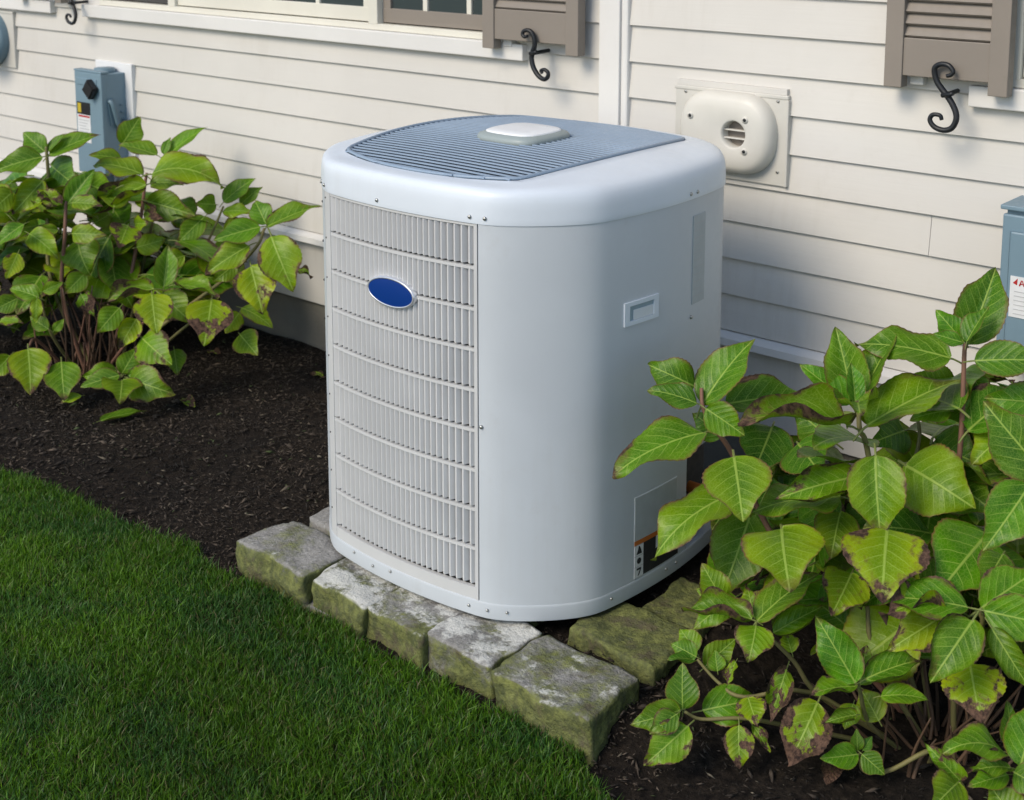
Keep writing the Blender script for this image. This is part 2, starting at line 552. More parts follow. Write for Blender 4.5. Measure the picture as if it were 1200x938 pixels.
V_ = np.stack([cen - ax * (L / 2)[:, None], cen + sd * (Wd / 2)[:, None] + ax * (L * .1)[:, None], cen + ax * (L / 2)[:, None],
               cen - sd * (Wd / 2)[:, None] - ax * (L * .1)[:, None], cen + up * (T)[:, None], cen - up * (T * .5)[:, None]], 1).reshape(-1, 3)
i0 = np.arange(n) * 6
Fi = np.concatenate([np.stack([i0 + a, i0 + b, i0 + c_], 1) for a, b, c_ in ((0, 1, 4), (1, 2, 4), (2, 3, 4), (3, 0, 4), (1, 0, 5), (2, 1, 5), (3, 2, 5), (0, 3, 5))])
pt = np.array([mnoise.noise(Vector((x * 3.1, y * 3.1, 5))) + .6 * mnoise.noise(Vector((x * 9, y * 9, 2))) for x, y in pts])[:, None]
g = (rng.beta(1.1, 3.2, n)[:, None] * (1 + 1.5 * pt)).clip(0, 1)
tone = np.array([.010, .0075, .006]) * (1 - g) + np.array([.22, .17, .128]) * g
tone = np.where(rng.uniform(0, 1, (n, 1)) < .03, np.array([.34, .29, .21]) * rng.uniform(.5, 1, (n, 1)), tone)
tone = np.where(rng.uniform(0, 1, (n, 1)) < .012, np.array([.10, .14, .05]), tone)
soup('mulch', V_, Fi, np.repeat(tone, 6, 0), M['chips'], 'dark shredded bark mulch covering the planting bed', 'mulch')

# ---------------------------------------------------------------- the house
WY = 0.714
def W(px, py, y=WY):
    p = un(px, py, 1, y)
    return p[0], p[2]
house = tag(empty('house', (-.25, WY, GZ)), 'house wall of pale beige clapboards above a concrete foundation', 'house')
PITCH, Z0 = .1035, .978
CORN = (-.289, -.205)
# openings (x0, x1, z0) of the windows
WIN = [(-2.86, -.60, 1.11), (.86, 2.6, 1.11), (-6.2, -3.28, 1.11)]
WTOP = 2.35
def board(x0, x1, zb):
    """one clapboard: lower edge zb, thick at the butt, thin at the top"""
    bz, tz = zb + rnd.uniform(-.0008, .0008), zb + PITCH + .014
    yb = WY - .0125 + rnd.uniform(-.0008, .0006)
    sec = [(yb, bz), (yb + .0012, bz - .0010), (WY + .003, bz - .001), (WY + .003, tz), (WY - .0005, tz)]
    vs_ = [(x0, y, z) for y, z in sec] + [(x1, y, z) for y, z in sec]
    fs = [(i, (i + 1) % 5, (i + 1) % 5 + 5, i + 5) for i in range(5)] + [(4, 3, 2, 1, 0), (5, 6, 7, 8, 9)]
    mesh('siding_board', vs_, fs, M['siding'], house)
for k in range(-6, 18):
    zb = Z0 + k * PITCH
    segs = [(-7.0, CORN[0] + .002), (CORN[1] - .002, 5.0)]
    for a, b, z0 in WIN:
        if zb + PITCH > z0 - .02 and zb < WTOP:
            new = []
            for s0, s1 in segs:
                if a > s0 and b < s1: new += [(s0, a), (b, s1)]
                elif a <= s0 < b: new.append((b, s1))
                elif a < s1 <= b: new.append((s0, a))
                else: new.append((s0, s1))
            segs = new
    cut = {-3: [.722], -2: [2.2], 1: [-3.9], -4: [1.9]}.get(k, [])
    for s0, s1 in segs:
        cc = [s0] + [c_ for c_ in cut if s0 < c_ < s1] + [s1]
        for a, b in zip(cc[:-1], cc[1:]):
            board(a + (.0008 if a != s0 else 0), b - (.0008 if b != s1 else 0), zb)
box('wall_sheathing', -7, 5, WY + .006, WY + .02, .1, 1.085, M['dark'], house, 0)
for a, b in ((-7, -6.2), (-3.28, -2.86), (-.60, .86), (2.6, 5)):
    box('wall_sheathing', a, b, WY + .006, WY + .02, 1.085, 2.95, M['dark'], house, 0)
box('corner_board', CORN[0], CORN[1] - .012, WY - .030, WY + .004, .345, 2.9, M['trim'], house, .002)
box('corner_board', CORN[1] - .013, CORN[1] + .012, WY - .022, WY + .004, .345, 2.9, M['trim'], house, .006)
# water table with a sloping top, skirt board, foundation
zt = Z0 - 6 * PITCH
sec = [(WY + .004, zt - .004), (WY - .008, zt - .004), (WY - .040, zt - .016), (WY - .042, zt - .036), (WY - .030, zt - .040), (WY + .004, zt - .040)]
vs_ = [(x, y, z) for x in (-7, 5) for y, z in sec]
mesh('water_table', vs_, [(i, (i + 1) % 6, (i + 1) % 6 + 6, i + 6) for i in range(6)] + [(5, 4, 3, 2, 1, 0), (6, 7, 8, 9, 10, 11)], M['trim'], house)
box('skirt_board', -7, 5, WY - .012, WY + .02, .092, zt - .038, M['siding'], house, .002)
box('foundation', -7, 5, WY + .004, WY + .2, -.45, .098, M['concrete'], house, .004)
# eave and roof above the frame
box('soffit', -7.4, 5.4, WY - .45, WY + .4, 2.9, 2.94, M['trim'], house, .004)
box('fascia', -7.4, 5.4, WY - .475, WY - .45, 2.86, 3.04, M['trim'], house, .004)
mesh('roof', [(-7.5, WY - .5, 3.02), (5.5, WY - .5, 3.02), (5.5, WY + 4, 5.4), (-7.5, WY + 4, 5.4), (-7.5, WY - .5, 2.95), (5.5, WY - .5, 2.95), (5.5, WY + 4, 5.3), (-7.5, WY + 4, 5.3)],
     [(0, 1, 2, 3), (4, 7, 6, 5), (0, 4, 5, 1), (1, 5, 6, 2), (2, 6, 7, 3), (3, 7, 4, 0)], M['roof'], house)
box('rear_wall', -7, 5, WY + 3.9, WY + 4, -.4, 5.2, M['siding'], house, 0)

def window(x0, x1, units, sill=(None, None)):
    """units: list of (x0, x1, material of the rail, with grid)"""
    zb = 1.108
    fr = box('window', x0, x1, WY + .03, WY + .06, zb + .002, WTOP, M['dark'], house, 0)
    sx0, sx1 = sill
    box('sill', sx0, sx1, WY - .034, WY + .03, 1.053, 1.104, M['trim'], fr, .003)
    box('frame_rail', x0, x1, WY - .012, WY + .03, zb - .003, zb + .018, M['cream'], fr, .002)
    box('frame_head', x0, x1, WY - .02, WY + .03, WTOP - .06, WTOP, M['cream'], fr, .002)
    edges = sorted({u[0] for u in units} | {u[1] for u in units})
    for u in edges:
        box('frame_post', u - .022, u + .022, WY - .013, WY + .03, zb + .016, WTOP - .058, M['cream'], fr, .002)
    for a, b, mat, grid, open_ in units:
        a += .024; b -= .024
        z0 = zb + .022
        rail = .048 if mat != 'screen' else .018
        m_ = M['cream'] if mat == 'cream' else M['screen'] if mat == 'screen' else M['taupe']
        yy = WY + (.0 if not open_ else .012)
        box('sash_rail', a, b, yy, yy + .022, z0, z0 + rail, m_, fr, .002)
        box('sash_rail', a, b, yy, yy + .022, WTOP - .12, WTOP - .064, m_, fr, .002)
        box('sash_stile', a, a + .035, yy + .001, yy + .023, z0 + rail - .002, WTOP - .118, m_, fr, .002)
        box('sash_stile', b - .035, b, yy + .001, yy + .023, z0 + rail - .002, WTOP - .118, m_, fr, .002)
        box('pane', a + .03, b - .03, yy + .012, yy + .016, z0 + rail - .004, WTOP - .117, M['glass'], fr, 0)
        if grid:
            for q in range(1, grid):
                xx = a + (b - a) * q / grid
                box('muntin', xx - .010, xx + .010, yy + .003, yy + .020, z0 + rail - .003, WTOP - .117, M['cream'], fr, .002)
            for q in range(1, 4):
                zz = z0 + rail + (WTOP - .12 - z0 - rail) * q / 4
                box('muntin', a + .03, b - .03, yy + .0045, yy + .0195, zz - .010, zz + .010, M['cream'], fr, .002)
    return fr
wx = [W(118, 5)[0], W(204, 8)[0], W(440, 28)[0]]
window(WIN[0][0], WIN[0][1], [(wx[0] - .12, wx[1], 'screen', 0, True), (wx[1], wx[2], 'cream', 4, False), (wx[2], -.62, 'taupe', 3, True)],
       (W(95, 12, WY - .034)[0], W(612, 60, WY - .034)[0]))
window(WIN[1][0], WIN[1][1], [(.90, 1.7, 'cream', 3, False), (1.7, 2.56, 'cream', 3, False)], (W(1134, 120, WY - .034)[0], 2.7))
window(WIN[2][0], WIN[2][1], [(-6.1, -4.8, 'cream', 3, False), (-4.8, -3.34, 'cream', 3, False)], (-6.3, W(58, 0, WY - .034)[0]))

# ---------------------------------------------------------------- shutters and their hooks
def shutter(x0, x1, label, zb=1.089):
    t_ = tag(empty('shutter', ((x0 + x1) / 2, WY - .05, zb)), label, 'shutter', 'louvred shutters beside the windows')
    ya, yb = WY - .076, WY - .040
    sw = .046
    box('stile', x0, x0 + sw, ya, yb, zb, 2.36, M['taupe'], t_, .002)
    box('stile', x1 - sw, x1, ya, yb, zb, 2.36, M['taupe'], t_, .002)
    box('rail', x0 + sw - .002, x1 - sw + .002, ya + .005, yb - .004, zb + .030, zb + .122, M['taupe'], t_, .002)
    box('rail', x0 + sw - .002, x1 - sw + .002, ya + .005, yb - .004, 2.27, 2.34, M['taupe'], t_, .002)
    z = zb + .128
    a, b = x0 + sw - .003, x1 - sw + .003
    me = None
    while z < 2.25:
        if me is None:
            sec = [(ya + .008, 0), (ya + .012, -.004), (yb - .006, .026), (yb - .010, .030)]
            o = mesh('slat', [(a, y, z + q) for y, q in sec] + [(b, y, z + q) for y, q in sec],
                     [(i, (i + 1) % 4, (i + 1) % 4 + 4, i + 4) for i in range(4)] + [(3, 2, 1, 0), (4, 5, 6, 7)], M['taupe'], t_)
            me, zf = o.data, z
        else:
            o = link('slat', me, None, t_)
            o.location.z += z - zf
        z += .029
    box('hinge', x0 + .05, x0 + .085, yb + .002, WY - .002, zb + .005, zb + .03, M['trim'], t_, .003)
    return t_
SY = WY - .076
shutter(W(565, 50, SY)[0], W(677, 60, SY)[0], 'taupe louvred shutter overlapping the long window sill beside white corner board')
shutter(W(1035, 100, SY)[0], W(1180, 110, SY)[0], 'taupe louvred shutter above the wall right of the oval vent')
shutter(W(60, 1, SY)[0] - .30, W(68, 3, SY)[0] + .02, 'taupe louvred shutter bottom far along the wall, beyond the disconnect box', 1.106)
HK = [(418, 222), (398, 232), (383, 214), (390, 192), (418, 184), (443, 202), (457, 245), (456, 295), (443, 335), (437, 385), (452, 445), (487, 497), (527, 518), (553, 502), (560, 470), (538, 449), (512, 458), (522, 476)]
HR = [(600, 495), (622, 485), (630, 460), (605, 428), (565, 424), (535, 450), (535, 495), (550, 545), (578, 590), (600, 620), (630, 670), (652, 725), (655, 775), (635, 825), (595, 842), (550, 825), (527, 785), (540, 750), (575, 750), (585, 778)]
def hook(cx, cz, mirror, label, scale=1.0):
    y = WY - .088
    sc_ = 1 / 5.4545 / 452 * 1.04 * scale
    pts = []
    for i, (a, b) in enumerate(HR if mirror else HK):
        if mirror:
            pts.append((cx + (a - 592) / 5.52 / 455 * 1.22, y - .004 * math.cos(i * .4), cz - (b - 620) / 5.52 / 455 * .94))
        else:
            pts.append((cx + (a - 448) * sc_ * 1.32, y - .004 * math.cos(i * .4), cz - (b - 345) * sc_))
    p = smooth_path(pts, 5)
    nn = len(p)
    rad = [.0046 + .0030 * math.sin(math.pi * i / (nn - 1)) for i in range(nn)]
    h = tube('shutter_hook', p, rad, M['iron'], None, 10)
    tag(h, label, 'hook', 'wrought iron shutter hooks')
    tube('pin', [(cx, y, cz), (cx, WY - .004, cz + .003)], .006, M['iron'], h)
    tube('cross_pin', [(cx - .004, y - .006, cz), (cx + .018, y - .010, cz + .005), (cx + .024, y - .010, cz + .009)], [.006, .005, .006], M['iron'], h)
    return h
hx, hz = W(624, 63, WY - .088)
hook(hx, hz, False, 'black iron scroll hook over the lower rail of the shutter by the corner board')
hx, hz = W(1107, 112, WY - .088)
hook(hx, hz, True, 'black iron scroll hook under the shutter right of the oval vent')
hx, hz = W(83, 4, WY - .088)
hook(hx, hz, True, 'black iron scroll hook on the wall above the disconnect box')

# ---------------------------------------------------------------- wall vent
def stadium_r(ang, cx, cz, hw, hh, ox, oz, inset=0):
    """distance from (ox, oz) along ang to a stadium centred cx, cz"""
    hw, hh = hw - inset, hh - inset
    lo, hi = 0, 1
    for _ in range(34):
        m = (lo + hi) / 2
        x, z = ox + math.cos(ang) * m - cx, oz + math.sin(ang) * m - cz
        e = hw - hh * .92
        dx = max(abs(x) - e, 0)
        inside = (dx / (hw - e)) ** 2.3 + abs(z / hh) ** 2.3 < 1
        if inside: lo = m
        else: hi = m
    return lo
vent = tag(empty('wall_vent', (.15, WY, .91)), 'beige oval plastic vent cover with a round port on a square plate', 'vent')
px0, pz1 = W(797, 95); px1, pz0 = W(924, 215)
pz1 = 1.043; pz0 = .786
# the plate sits between the boards in a reveal
box('mounting_plate', px0, px1, WY - .020, WY + .004, pz0, pz1 - .022, M['block'], vent, .002)
box('plate_rim', px0 - .004, px1 + .004, WY - .0225, WY - .006, pz1 - .024, pz1 - .012, M['block'], vent, .003)
box('head_flashing', px0 + .004, px1 - .002, WY - .0195, WY + .002, pz1 - .012, pz1 + .004, M['siding'], vent, .001)
box('plate_edge', px1 - .003, px1 + .006, WY - .0235, WY + .003, pz0, pz1 - .024, M['block'], vent, .002)
cx, cz, hw, hh = .150, .918, .146, .110
ox, oz = W(859, 158, WY - .066)
N_ = 72
def ring(fn, y):
    return [(ox + math.cos(2 * math.pi * k / N_) * fn(2 * math.pi * k / N_), y, oz + math.sin(2 * math.pi * k / N_) * fn(2 * math.pi * k / N_)) for k in range(N_)]
st = lambda ins: (lambda a: stadium_r(a, cx, cz, hw, hh, ox, oz, ins))
hr = .037
loops = [ring(lambda a: hr * .94, WY - .03), ring(lambda a: hr * .95, WY - .058), ring(lambda a: hr, WY - .0655), ring(lambda a: hr * 1.10, WY - .067)]
loops += [ring(st(.040), WY - .0665), ring(st(.022), WY - .064), ring(st(.011), WY - .058), ring(st(.004), WY - .048), ring(st(.001), WY - .038), ring(st(0), WY - .028), ring(st(0), WY - .018)]
v, f = loft(loops)
hs = mesh('housing', v, f, M['housing'], vent, smooth=True)
mesh('port_back', [(ox + hr * .96 * math.cos(k * math.pi / 16), WY - .034, oz + hr * .96 * math.sin(k * math.pi / 16)) for k in range(32)], [tuple(range(32))], M['taupe'], vent)
for dz in (-.012, .010):
    ww = math.sqrt(max(0, hr ** 2 - dz ** 2)) * .98
    box('port_bar', ox - ww, ox + ww, WY - .056, WY - .040, oz + dz - .0018, oz + dz + .0018, M['housing'], vent, .001)
for qx, qy in ((809, 135), (873, 141), (872, 178)):
    sx_, sz_ = W(qx, qy, WY - .067)
    tube('boss', [(sx_, WY - .062, sz_), (sx_, WY - .0695, sz_)], [.010, .009], M['housing'], vent, 16)
    tube('screw', [(sx_, WY - .066, sz_), (sx_, WY - .0705, sz_)], .0048, M['dark'], vent, 10)
for qx, qy in ((804, 107), (912, 119), (911, 202)):
    sx_, sz_ = W(qx, qy, WY - .02)
    tube('screw', [(sx_, WY - .018, sz_), (sx_, WY - .0225, sz_)], .004, M['screw'], vent, 10)

# ---------------------------------------------------------------- disconnect switch, meter, panel box
sw = tag(empty('disconnect_switch', (-2.78, WY - .05, .5)), 'blue-grey metal disconnect box with a black knob, behind the hydrangea at the far window', 'electrical box')
bx0, bx1 = W(88, 100, WY - .135)[0], W(119, 100, WY - .135)[0]
bz1 = W(100, 84, WY - .135)[1]
bz0 = bz1 - .42
b0 = box('mounting_block', bx0 - .02, bx1 + .045, WY - .024, WY + .004, bz0 - .05, bz1 + .03, M['vinyl'], sw, .002)
body = box('body', bx0 + .004, bx1 - .002, WY - .118, WY - .022, bz0 + .006, bz1 - .006, M['box'], sw, .003)
cov = box('cover', bx0, bx1, WY - .137, WY - .112, bz0, bz1 - .002, M['box'], sw, .004)
box('cover_lip', bx0 - .002, bx1 + .002, WY - .138, WY - .10, bz1 - .002, bz1 + .006, M['box'], sw, .002)
box('embossed_panel', bx0 + .02, bx1 - .03, WY - .140, WY - .136, bz1 - .055, bz1 - .028, M['box'], cov, .0015)
tube('conduit_hub', [((bx0 + bx1) / 2 + .02, WY - .07, bz1 - .01), ((bx0 + bx1) / 2 + .02, WY - .07, bz1 + .012)], [.045, .04], M['box_dark'], sw, 20)
kx, kz = W(106, 105, WY - .15)
bm = bmesh.new()
bmesh.ops.create_cube(bm, size=1)
bmesh.ops.scale(bm, vec=(.062, .028, .062), verts=bm.verts)
bmesh.ops.bevel(bm, geom=bm.edges[:], offset=.005, segments=2, affect='EDGES')
bmesh.ops.rotate(bm, cent=(0, 0, 0), matrix=Matrix.Rotation(math.radians(40), 3, 'Y'), verts=bm.verts)
bmesh.ops.translate(bm, vec=(kx, WY - .152, kz), verts=bm.verts)
bm_obj('knob', bm, M['black'], sw)
lx0, lx1 = bx0 + .012, bx0 + .105
lz = W(96, 124, WY - .138)[1]
box('notice', lx0, lx1, WY - .1385, WY - .1365, lz - .035, lz + .015, M['black'], sw, 0)
box('notice', lx0 + .006, lx0 + .03, WY - .1395, WY - .138, lz - .028, lz + .010, M['yellow'], sw, 0)
box('notice', lx0, lx1, WY - .1387, WY - .1363, lz - .150, lz - .036, M['label_white'], sw, 0)
box('notice', lx0 + .01, lx1 - .004, WY - .1395, WY - .138, lz - .046, lz - .039, M['red'], sw, 0)
for q in range(7):
    box('print_line', lx0 + .01, lx1 - .012 - .01 * (q % 3), WY - .1393, WY - .138, lz - .060 - q * .012, lz - .057 - q * .012, M['print_grey'], sw, 0)
lz = W(128, 137, WY - .08)[1]
lv = [(bx1 + .000, WY - .105, lz + .07), (bx1 + .016, WY - .10, lz + .06), (bx1 + .018, WY - .085, lz + .0), (bx1 + .016, WY - .075, lz - .03), (bx1 + .016, WY - .06, lz - .045), (bx1 + .016, WY - .035, lz - .02)]
lever = tube('lever', smooth_path(lv, 4), .009, M['box_dark'], sw, 8)
mesh('lever_plate', [(bx1 + .006, WY - .112, lz + .075), (bx1 + .006, WY - .085, lz + .08), (bx1 + .006, WY - .06, lz - .03), (bx1 + .006, WY - .10, lz - .03),
                     (bx1 - .004, WY - .112, lz + .075), (bx1 - .004, WY - .085, lz + .08), (bx1 - .004, WY - .06, lz - .03), (bx1 - .004, WY - .10, lz - .03)],
     [(0, 1, 2, 3), (7, 6, 5, 4), (0, 4, 5, 1), (1, 5, 6, 2), (2, 6, 7, 3), (3, 7, 4, 0)], M['box_dark'], sw)
for q in range(3):
    tube('rivet', [(bx1 - .004, WY - .05 + .003 * q, lz + .05 - q * .03), (bx1 + .004, WY - .05 + .003 * q, lz + .05 - q * .03)], .005, M['box_dark'], sw, 8)
tube('conduit', [((bx0 + bx1) / 2, WY - .07, bz0 + .01), ((bx0 + bx1) / 2, WY - .07, GZ - .06)], .022, M['box_dark'], sw, 16)
tube('conduit_coupling', [((bx0 + bx1) / 2, WY - .07, bz0 + .004), ((bx0 + bx1) / 2, WY - .07, bz0 - .05)], .030, M['box_dark'], sw, 16)

mt = tag(empty('electric_meter', (-3.66, WY, .9)), 'round glass electric meter on a pale square plate, farthest along the wall', 'meter')
mx1, mz1 = W(15, 12, WY - .02); mz0 = W(16, 80, WY - .02)[1]
box('mounting_plate', mx1 - .34, mx1, WY - .022, WY + .004, mz0, mz1 - .018, M['block'], mt, .002)
box('head_flashing', mx1 - .342, mx1 + .002, WY - .025, WY + .002, mz1 - .018, mz1 - .008, M['block'], mt, .002)
mcx, mcz = mx1 - .16, (mz0 + mz1) / 2 - .005
def lathe_y(name, prof, cx_, cz_, mat, parent, n=40):
    v_, f_ = loft([[(cx_ + r * math.cos(2 * math.pi * k / n), y, cz_ + r * math.sin(2 * math.pi * k / n)) for k in range(n)] for r, y in prof], False, True)
    return mesh(name, v_, f_, mat, parent, smooth=True)
lathe_y('base_ring', [(.118, WY - .018), (.118, WY - .05), (.112, WY - .06), (.10, WY - .062), (.10, WY - .05)], mcx, mcz, M['box_dark'], mt)
lathe_y('glass_dome', [(.10, WY - .055), (.098, WY - .11), (.09, WY - .135), (.07, WY - .148), (.03, WY - .153)], mcx, mcz, M['glass'], mt)

pb = tag(empty('panel_box', (1.1, WY - .06, .46)), 'large blue-grey metal panel box with a white warning notice, above the hydrangea', 'electrical box')
PY = WY - .12
qx0 = W(1175, 242, PY)[0] - .002; qx0b = W(1171, 420, PY)[0]
qx0 = (qx0 + qx0b) / 2
qz1 = W(1175, 240, PY)[1]; qz0 = W(1172, 418, PY)[1] - .015
QW = .34
box('body', qx0 + .004, qx0 + QW, PY + .004, WY - .002, qz0, qz1 - .004, M['box'], pb, .003)
dr = box('door', qx0, qx0 + QW - .006, PY - .010, PY + .006, qz0 + .012, qz1 - .018, M['box'], pb, .004)
box('raised_panel', qx0 + .020, qx0 + QW - .03, PY - .0155, PY - .008, qz0 + .04, qz1 - .055, M['box'], dr, .005)
box('rain_hood', qx0 - .006, qx0 + QW + .006, PY - .013, WY - .002, qz1 - .008, qz1 + .003, M['box'], pb, .0025)
nx0, nz1 = W(1184.5, 323, PY - .016); nz0 = W(1184.5, 371, PY - .016)[1]
box('notice', nx0, nx0 + .13, PY - .0172, PY - .0150, nz0, nz1, M['label_white'], pb, 0)
mesh('notice_mark', [(nx0 + .006, PY - .0178, nz1 - .016), (nx0 + .016, PY - .0178, nz1 - .020), (nx0 + .017, PY - .0178, nz1 - .004)], [(0, 1, 2)], M['red'], pb)
# the red letter A beside it
ax0 = nx0 + .020
for poly in ([(0, 0), (.003, 0), (.007, .014), (.005, .014)], [(.011, 0), (.014, 0), (.0085, .014), (.0065, .014)], [(.003, .004), (.011, .004), (.0105, .0062), (.0035, .0062)]):
    mesh('notice_letter', [(ax0 + a, PY - .0178 - .0001 * len(poly), nz1 - .021 + b) for a, b in poly], [tuple(range(4))], M['red'], pb)
for q in range(6):
    box('print_line', nx0 + .010, nx0 + .12, PY - .0178, PY - .0165, nz1 - .036 - q * .0105, nz1 - .0345 - q * .0105, M['print_grey'], pb, 0)
tube('conduit', smooth_path([(qx0 + .05, WY - .05, qz1 - .01), (qx0 + .05, WY - .05, qz1 + .03), (qx0 + .055, WY - .03, qz1 + .055), (qx0 + .06, WY + .01, qz1 + .06)], 4), .011, M['screw'], pb, 12)
tube('conduit', [(qx0 + .2, WY - .06, qz0 + .01), (qx0 + .2, WY - .06, GZ - .05)], .024, M['box_dark'], pb, 16)

# ---------------------------------------------------------------- the condenser unit
A_, R_, B_ = .3775, .155, .057
def outline_at(th, a=A_, r=R_, b=B_):
    d = (math.cos(th), math.sin(th))
    k = a / max(abs(d[0]), abs(d[1]))
    p = [d[0] * k, d[1] * k]
    c_ = a - r
    if abs(p[0]) > c_ and abs(p[1]) > c_:
        D = (abs(d[0]), abs(d[1])); bq = (D[0] + D[1]) * c_
        k = bq + math.sqrt(max(0, bq * bq - (2 * c_ * c_ - r * r)))
        p = [d[0] * k, d[1] * k]
    x, y = p
    bx = b * (1 - (y / a) ** 2) * math.copysign(1, x) * (abs(x) / a) ** 4
    by = b * (1 - (x / a) ** 2) * math.copysign(1, y) * (abs(y) / a) ** 4
    return x + bx, y + by
def outl(th, off=0.0):
    x, y = outline_at(th)
    if off:
        e = .004
        x0, y0 = outline_at(th - e); x1, y1 = outline_at(th + e)
        tx, ty = x1 - x0, y1 - y0
        l = math.hypot(tx, ty)
        x += ty / l * off; y -= tx / l * off
    return x, y
def th_front(x):      # angle of the front face point with this x
    lo, hi = -math.pi * .78, -math.pi * .22
    for _ in range(50):
        m = (lo + hi) / 2
        if outline_at(m)[0] < x: lo = m
        else: hi = m
    return lo
def th_right(y):
    lo, hi = -math.pi * .28, math.pi * .28
    for _ in range(50):
        m = (lo + hi) / 2
        if outline_at(m)[1] < y: lo = m
        else: hi = m
    return lo
ac = tag(empty('air_conditioner', (0, 0, 0)), 'pale grey air conditioner condenser with louvred front and blue oval badge', 'air conditioner')
def strip(name, t0, t1, z0, z1, o0, o1, mat, parent=ac, seg=None, smooth=True):
    """curved slab following the cabinet outline, from offset o0 (outer) to o1 (inner)"""
    seg = seg or max(2, int(abs(t1 - t0) / .03))
    loops = []
    for i in range(seg + 1):
        th = t0 + (t1 - t0) * i / seg
        a = outl(th, o0); b = outl(th, o1)
        loops.append([(a[0], a[1], z0), (a[0], a[1], z1), (b[0], b[1], z1), (b[0], b[1], z0)])
    v_, f_ = loft(loops, True, True)
    o = mesh(name, v_, f_, mat, parent)
    if smooth:
        me = o.data
        me.polygons.foreach_set('use_smooth', [True] * len(me.polygons))
        me.set_sharp_from_angle(angle=math.radians(35))
    return o
ZS, ZB = .884, .036
T1 = th_front(.222); T0 = th_front(-.272); T2 = th_right(.075); T3 = math.radians(58)
G0, G1 = th_front(-.236), th_front(.2125)
SZ0, SZ1, ROWS = .064, .870, 9
# grille panel: borders, ribs and fins
grille = strip('grille_panel', T0 + .003, G0, ZB, ZS, 0, -.012, M['grille_frame'])
strip('grille_stile', G1, T1 - .003, ZB, ZS, 0, -.012, M['grille_frame'])
strip('grille_rail', G0 - .004, G1 + .004, SZ1, ZS, -.0008, -.012, M['grille_frame'])
strip('grille_rail', G0 - .004, G1 + .004, ZB, SZ0, -.0008, -.012, M['grille_frame'])
rp = (SZ1 - SZ0) / ROWS
for k in range(1, ROWS):
    zz = SZ0 + rp * k
    strip('grille_rib', G0 - .004, G1 + .004, zz - .0034, zz + .0034, -.0012, -.012, M['grille_frame'])
NC = 27
fin_me = None
for k in range(ROWS):
    za, zb_ = SZ0 + rp * k, SZ0 + rp * (k + 1)
    for j in range(NC):
        th = G0 + (G1 - G0) * (j + .12) / (NC - .2)
        x, y = outl(th, -.0022)
        x2, y2 = outl(th, -.03)
        if fin_me is None:
            bm = bmesh.new()
            bmesh.ops.create_cube(bm, size=1)
            for v_ in bm.verts:
                fx = .0092 if v_.co.y > 0 else .0040
                v_.co = Vector((v_.co.x * fx, (v_.co.y - .5) * .021, v_.co.z * (rp - .009)))
            bmesh.ops.bevel(bm, geom=[e for e in bm.edges if abs(e.verts[0].co.z - e.verts[1].co.z) > .01], offset=.0009, segments=1, affect='EDGES')
            o = bm_obj('fin', bm, M['fin'], ac)
            fin_me = o.data
        else:
            o = link('fin', fin_me, None, ac)
        nrm = Vector((x - x2, y - y2, 0)).normalized()
        o.location = (x, y, (za + zb_) / 2 + .0035)
        o.rotation_euler.z = math.atan2(nrm.y, nrm.x) - math.pi / 2 + math.radians(-40)
# smooth corner panel, service panel, rear guard, left post
strip('corner_panel', T1 + .003, T2 - .003, ZB, ZS, 0, -.008, M['ac'])
strip('service_panel', T2 + .003, T3, .275, ZS, -.0015, -.009, M['ac'])
strip('service_panel_lip', T2 + .006, T3, .268, .2745, -.0025, -.014, M['ac'])
strip('rear_guard', T3 + .004, 2 * math.pi + T0 - .003, ZB, ZS, 0, -.008, M['ac'])
strip('coil', 0, 2 * math.pi, .02, .875, -.034, -.05, M['coil'], seg=120)
# base pan and lid
def loopz(th_n, scale, off, z):
    return [(*[c_ * scale for c_ in outl(2 * math.pi * k / th_n, off)], z) for k in range(th_n)]
NB = 144
v, f = loft([loopz(NB, 1, -.04, .0), loopz(NB, 1, .000, .0), loopz(NB, 1, .0008, .003), loopz(NB, 1, .0012, .031), loopz(NB, 1, .0010, .0350), loopz(NB, 1, .0004, .0365), loopz(NB, 1, -.02, .0372), loopz(NB, 1, -.3, .0372)], True, True)
pan = mesh('base_pan', v, f, M['ac'], ac, smooth=True)
pan.data.set_sharp_from_angle(angle=math.radians(50))
GA, GR, GB = .300, .020, .050
OX, OY = -.012, -.002
SXO, SYO = .90, 1.08
def opening(th, shrink=0.0):
    x, y = outline_at(th, GA - shrink, GR, GB)
    return x * SXO + OX, y * SYO + OY
def arch(y):
    return .021 * max(0, 1 - ((y - OY) / .36) ** 2)
def lid_loop(k_, z):
    """k_: 0 on the cabinet outline, 1 on the grille opening"""
    out = []
    for k in range(NB):
        th = 2 * math.pi * k / NB
        a = outl(th, .0018); b = opening(th)
        yy = a[1] * (1 - k_) + b[1] * k_
        out.append((a[0] * (1 - k_) + b[0] * k_, yy, z + arch(yy) * min(1, max(0, k_)) ** .8))
    return out
prof = [(.03, .876), (.0, .8765), (-.004, .8785), (-.002, .890), (.0, .908), (.010, .922), (.035, .9335), (.085, .9425), (.17, .9480), (.32, .9510), (.58, .9525), (.82, .9530), (1.0, .9535), (1.012, .952), (1.015, .93), (1.0, .915)]
v, f = loft([lid_loop(a, b) for a, b in prof])
lid = mesh('lid', v, f, M['lid'], ac, smooth=True)
lid.data.set_sharp_from_angle(angle=math.radians(60))
def dome(x, y):
    return .953 + arch(y) + .004 * max(0, 1 - ((x - OX) / .30) ** 2)
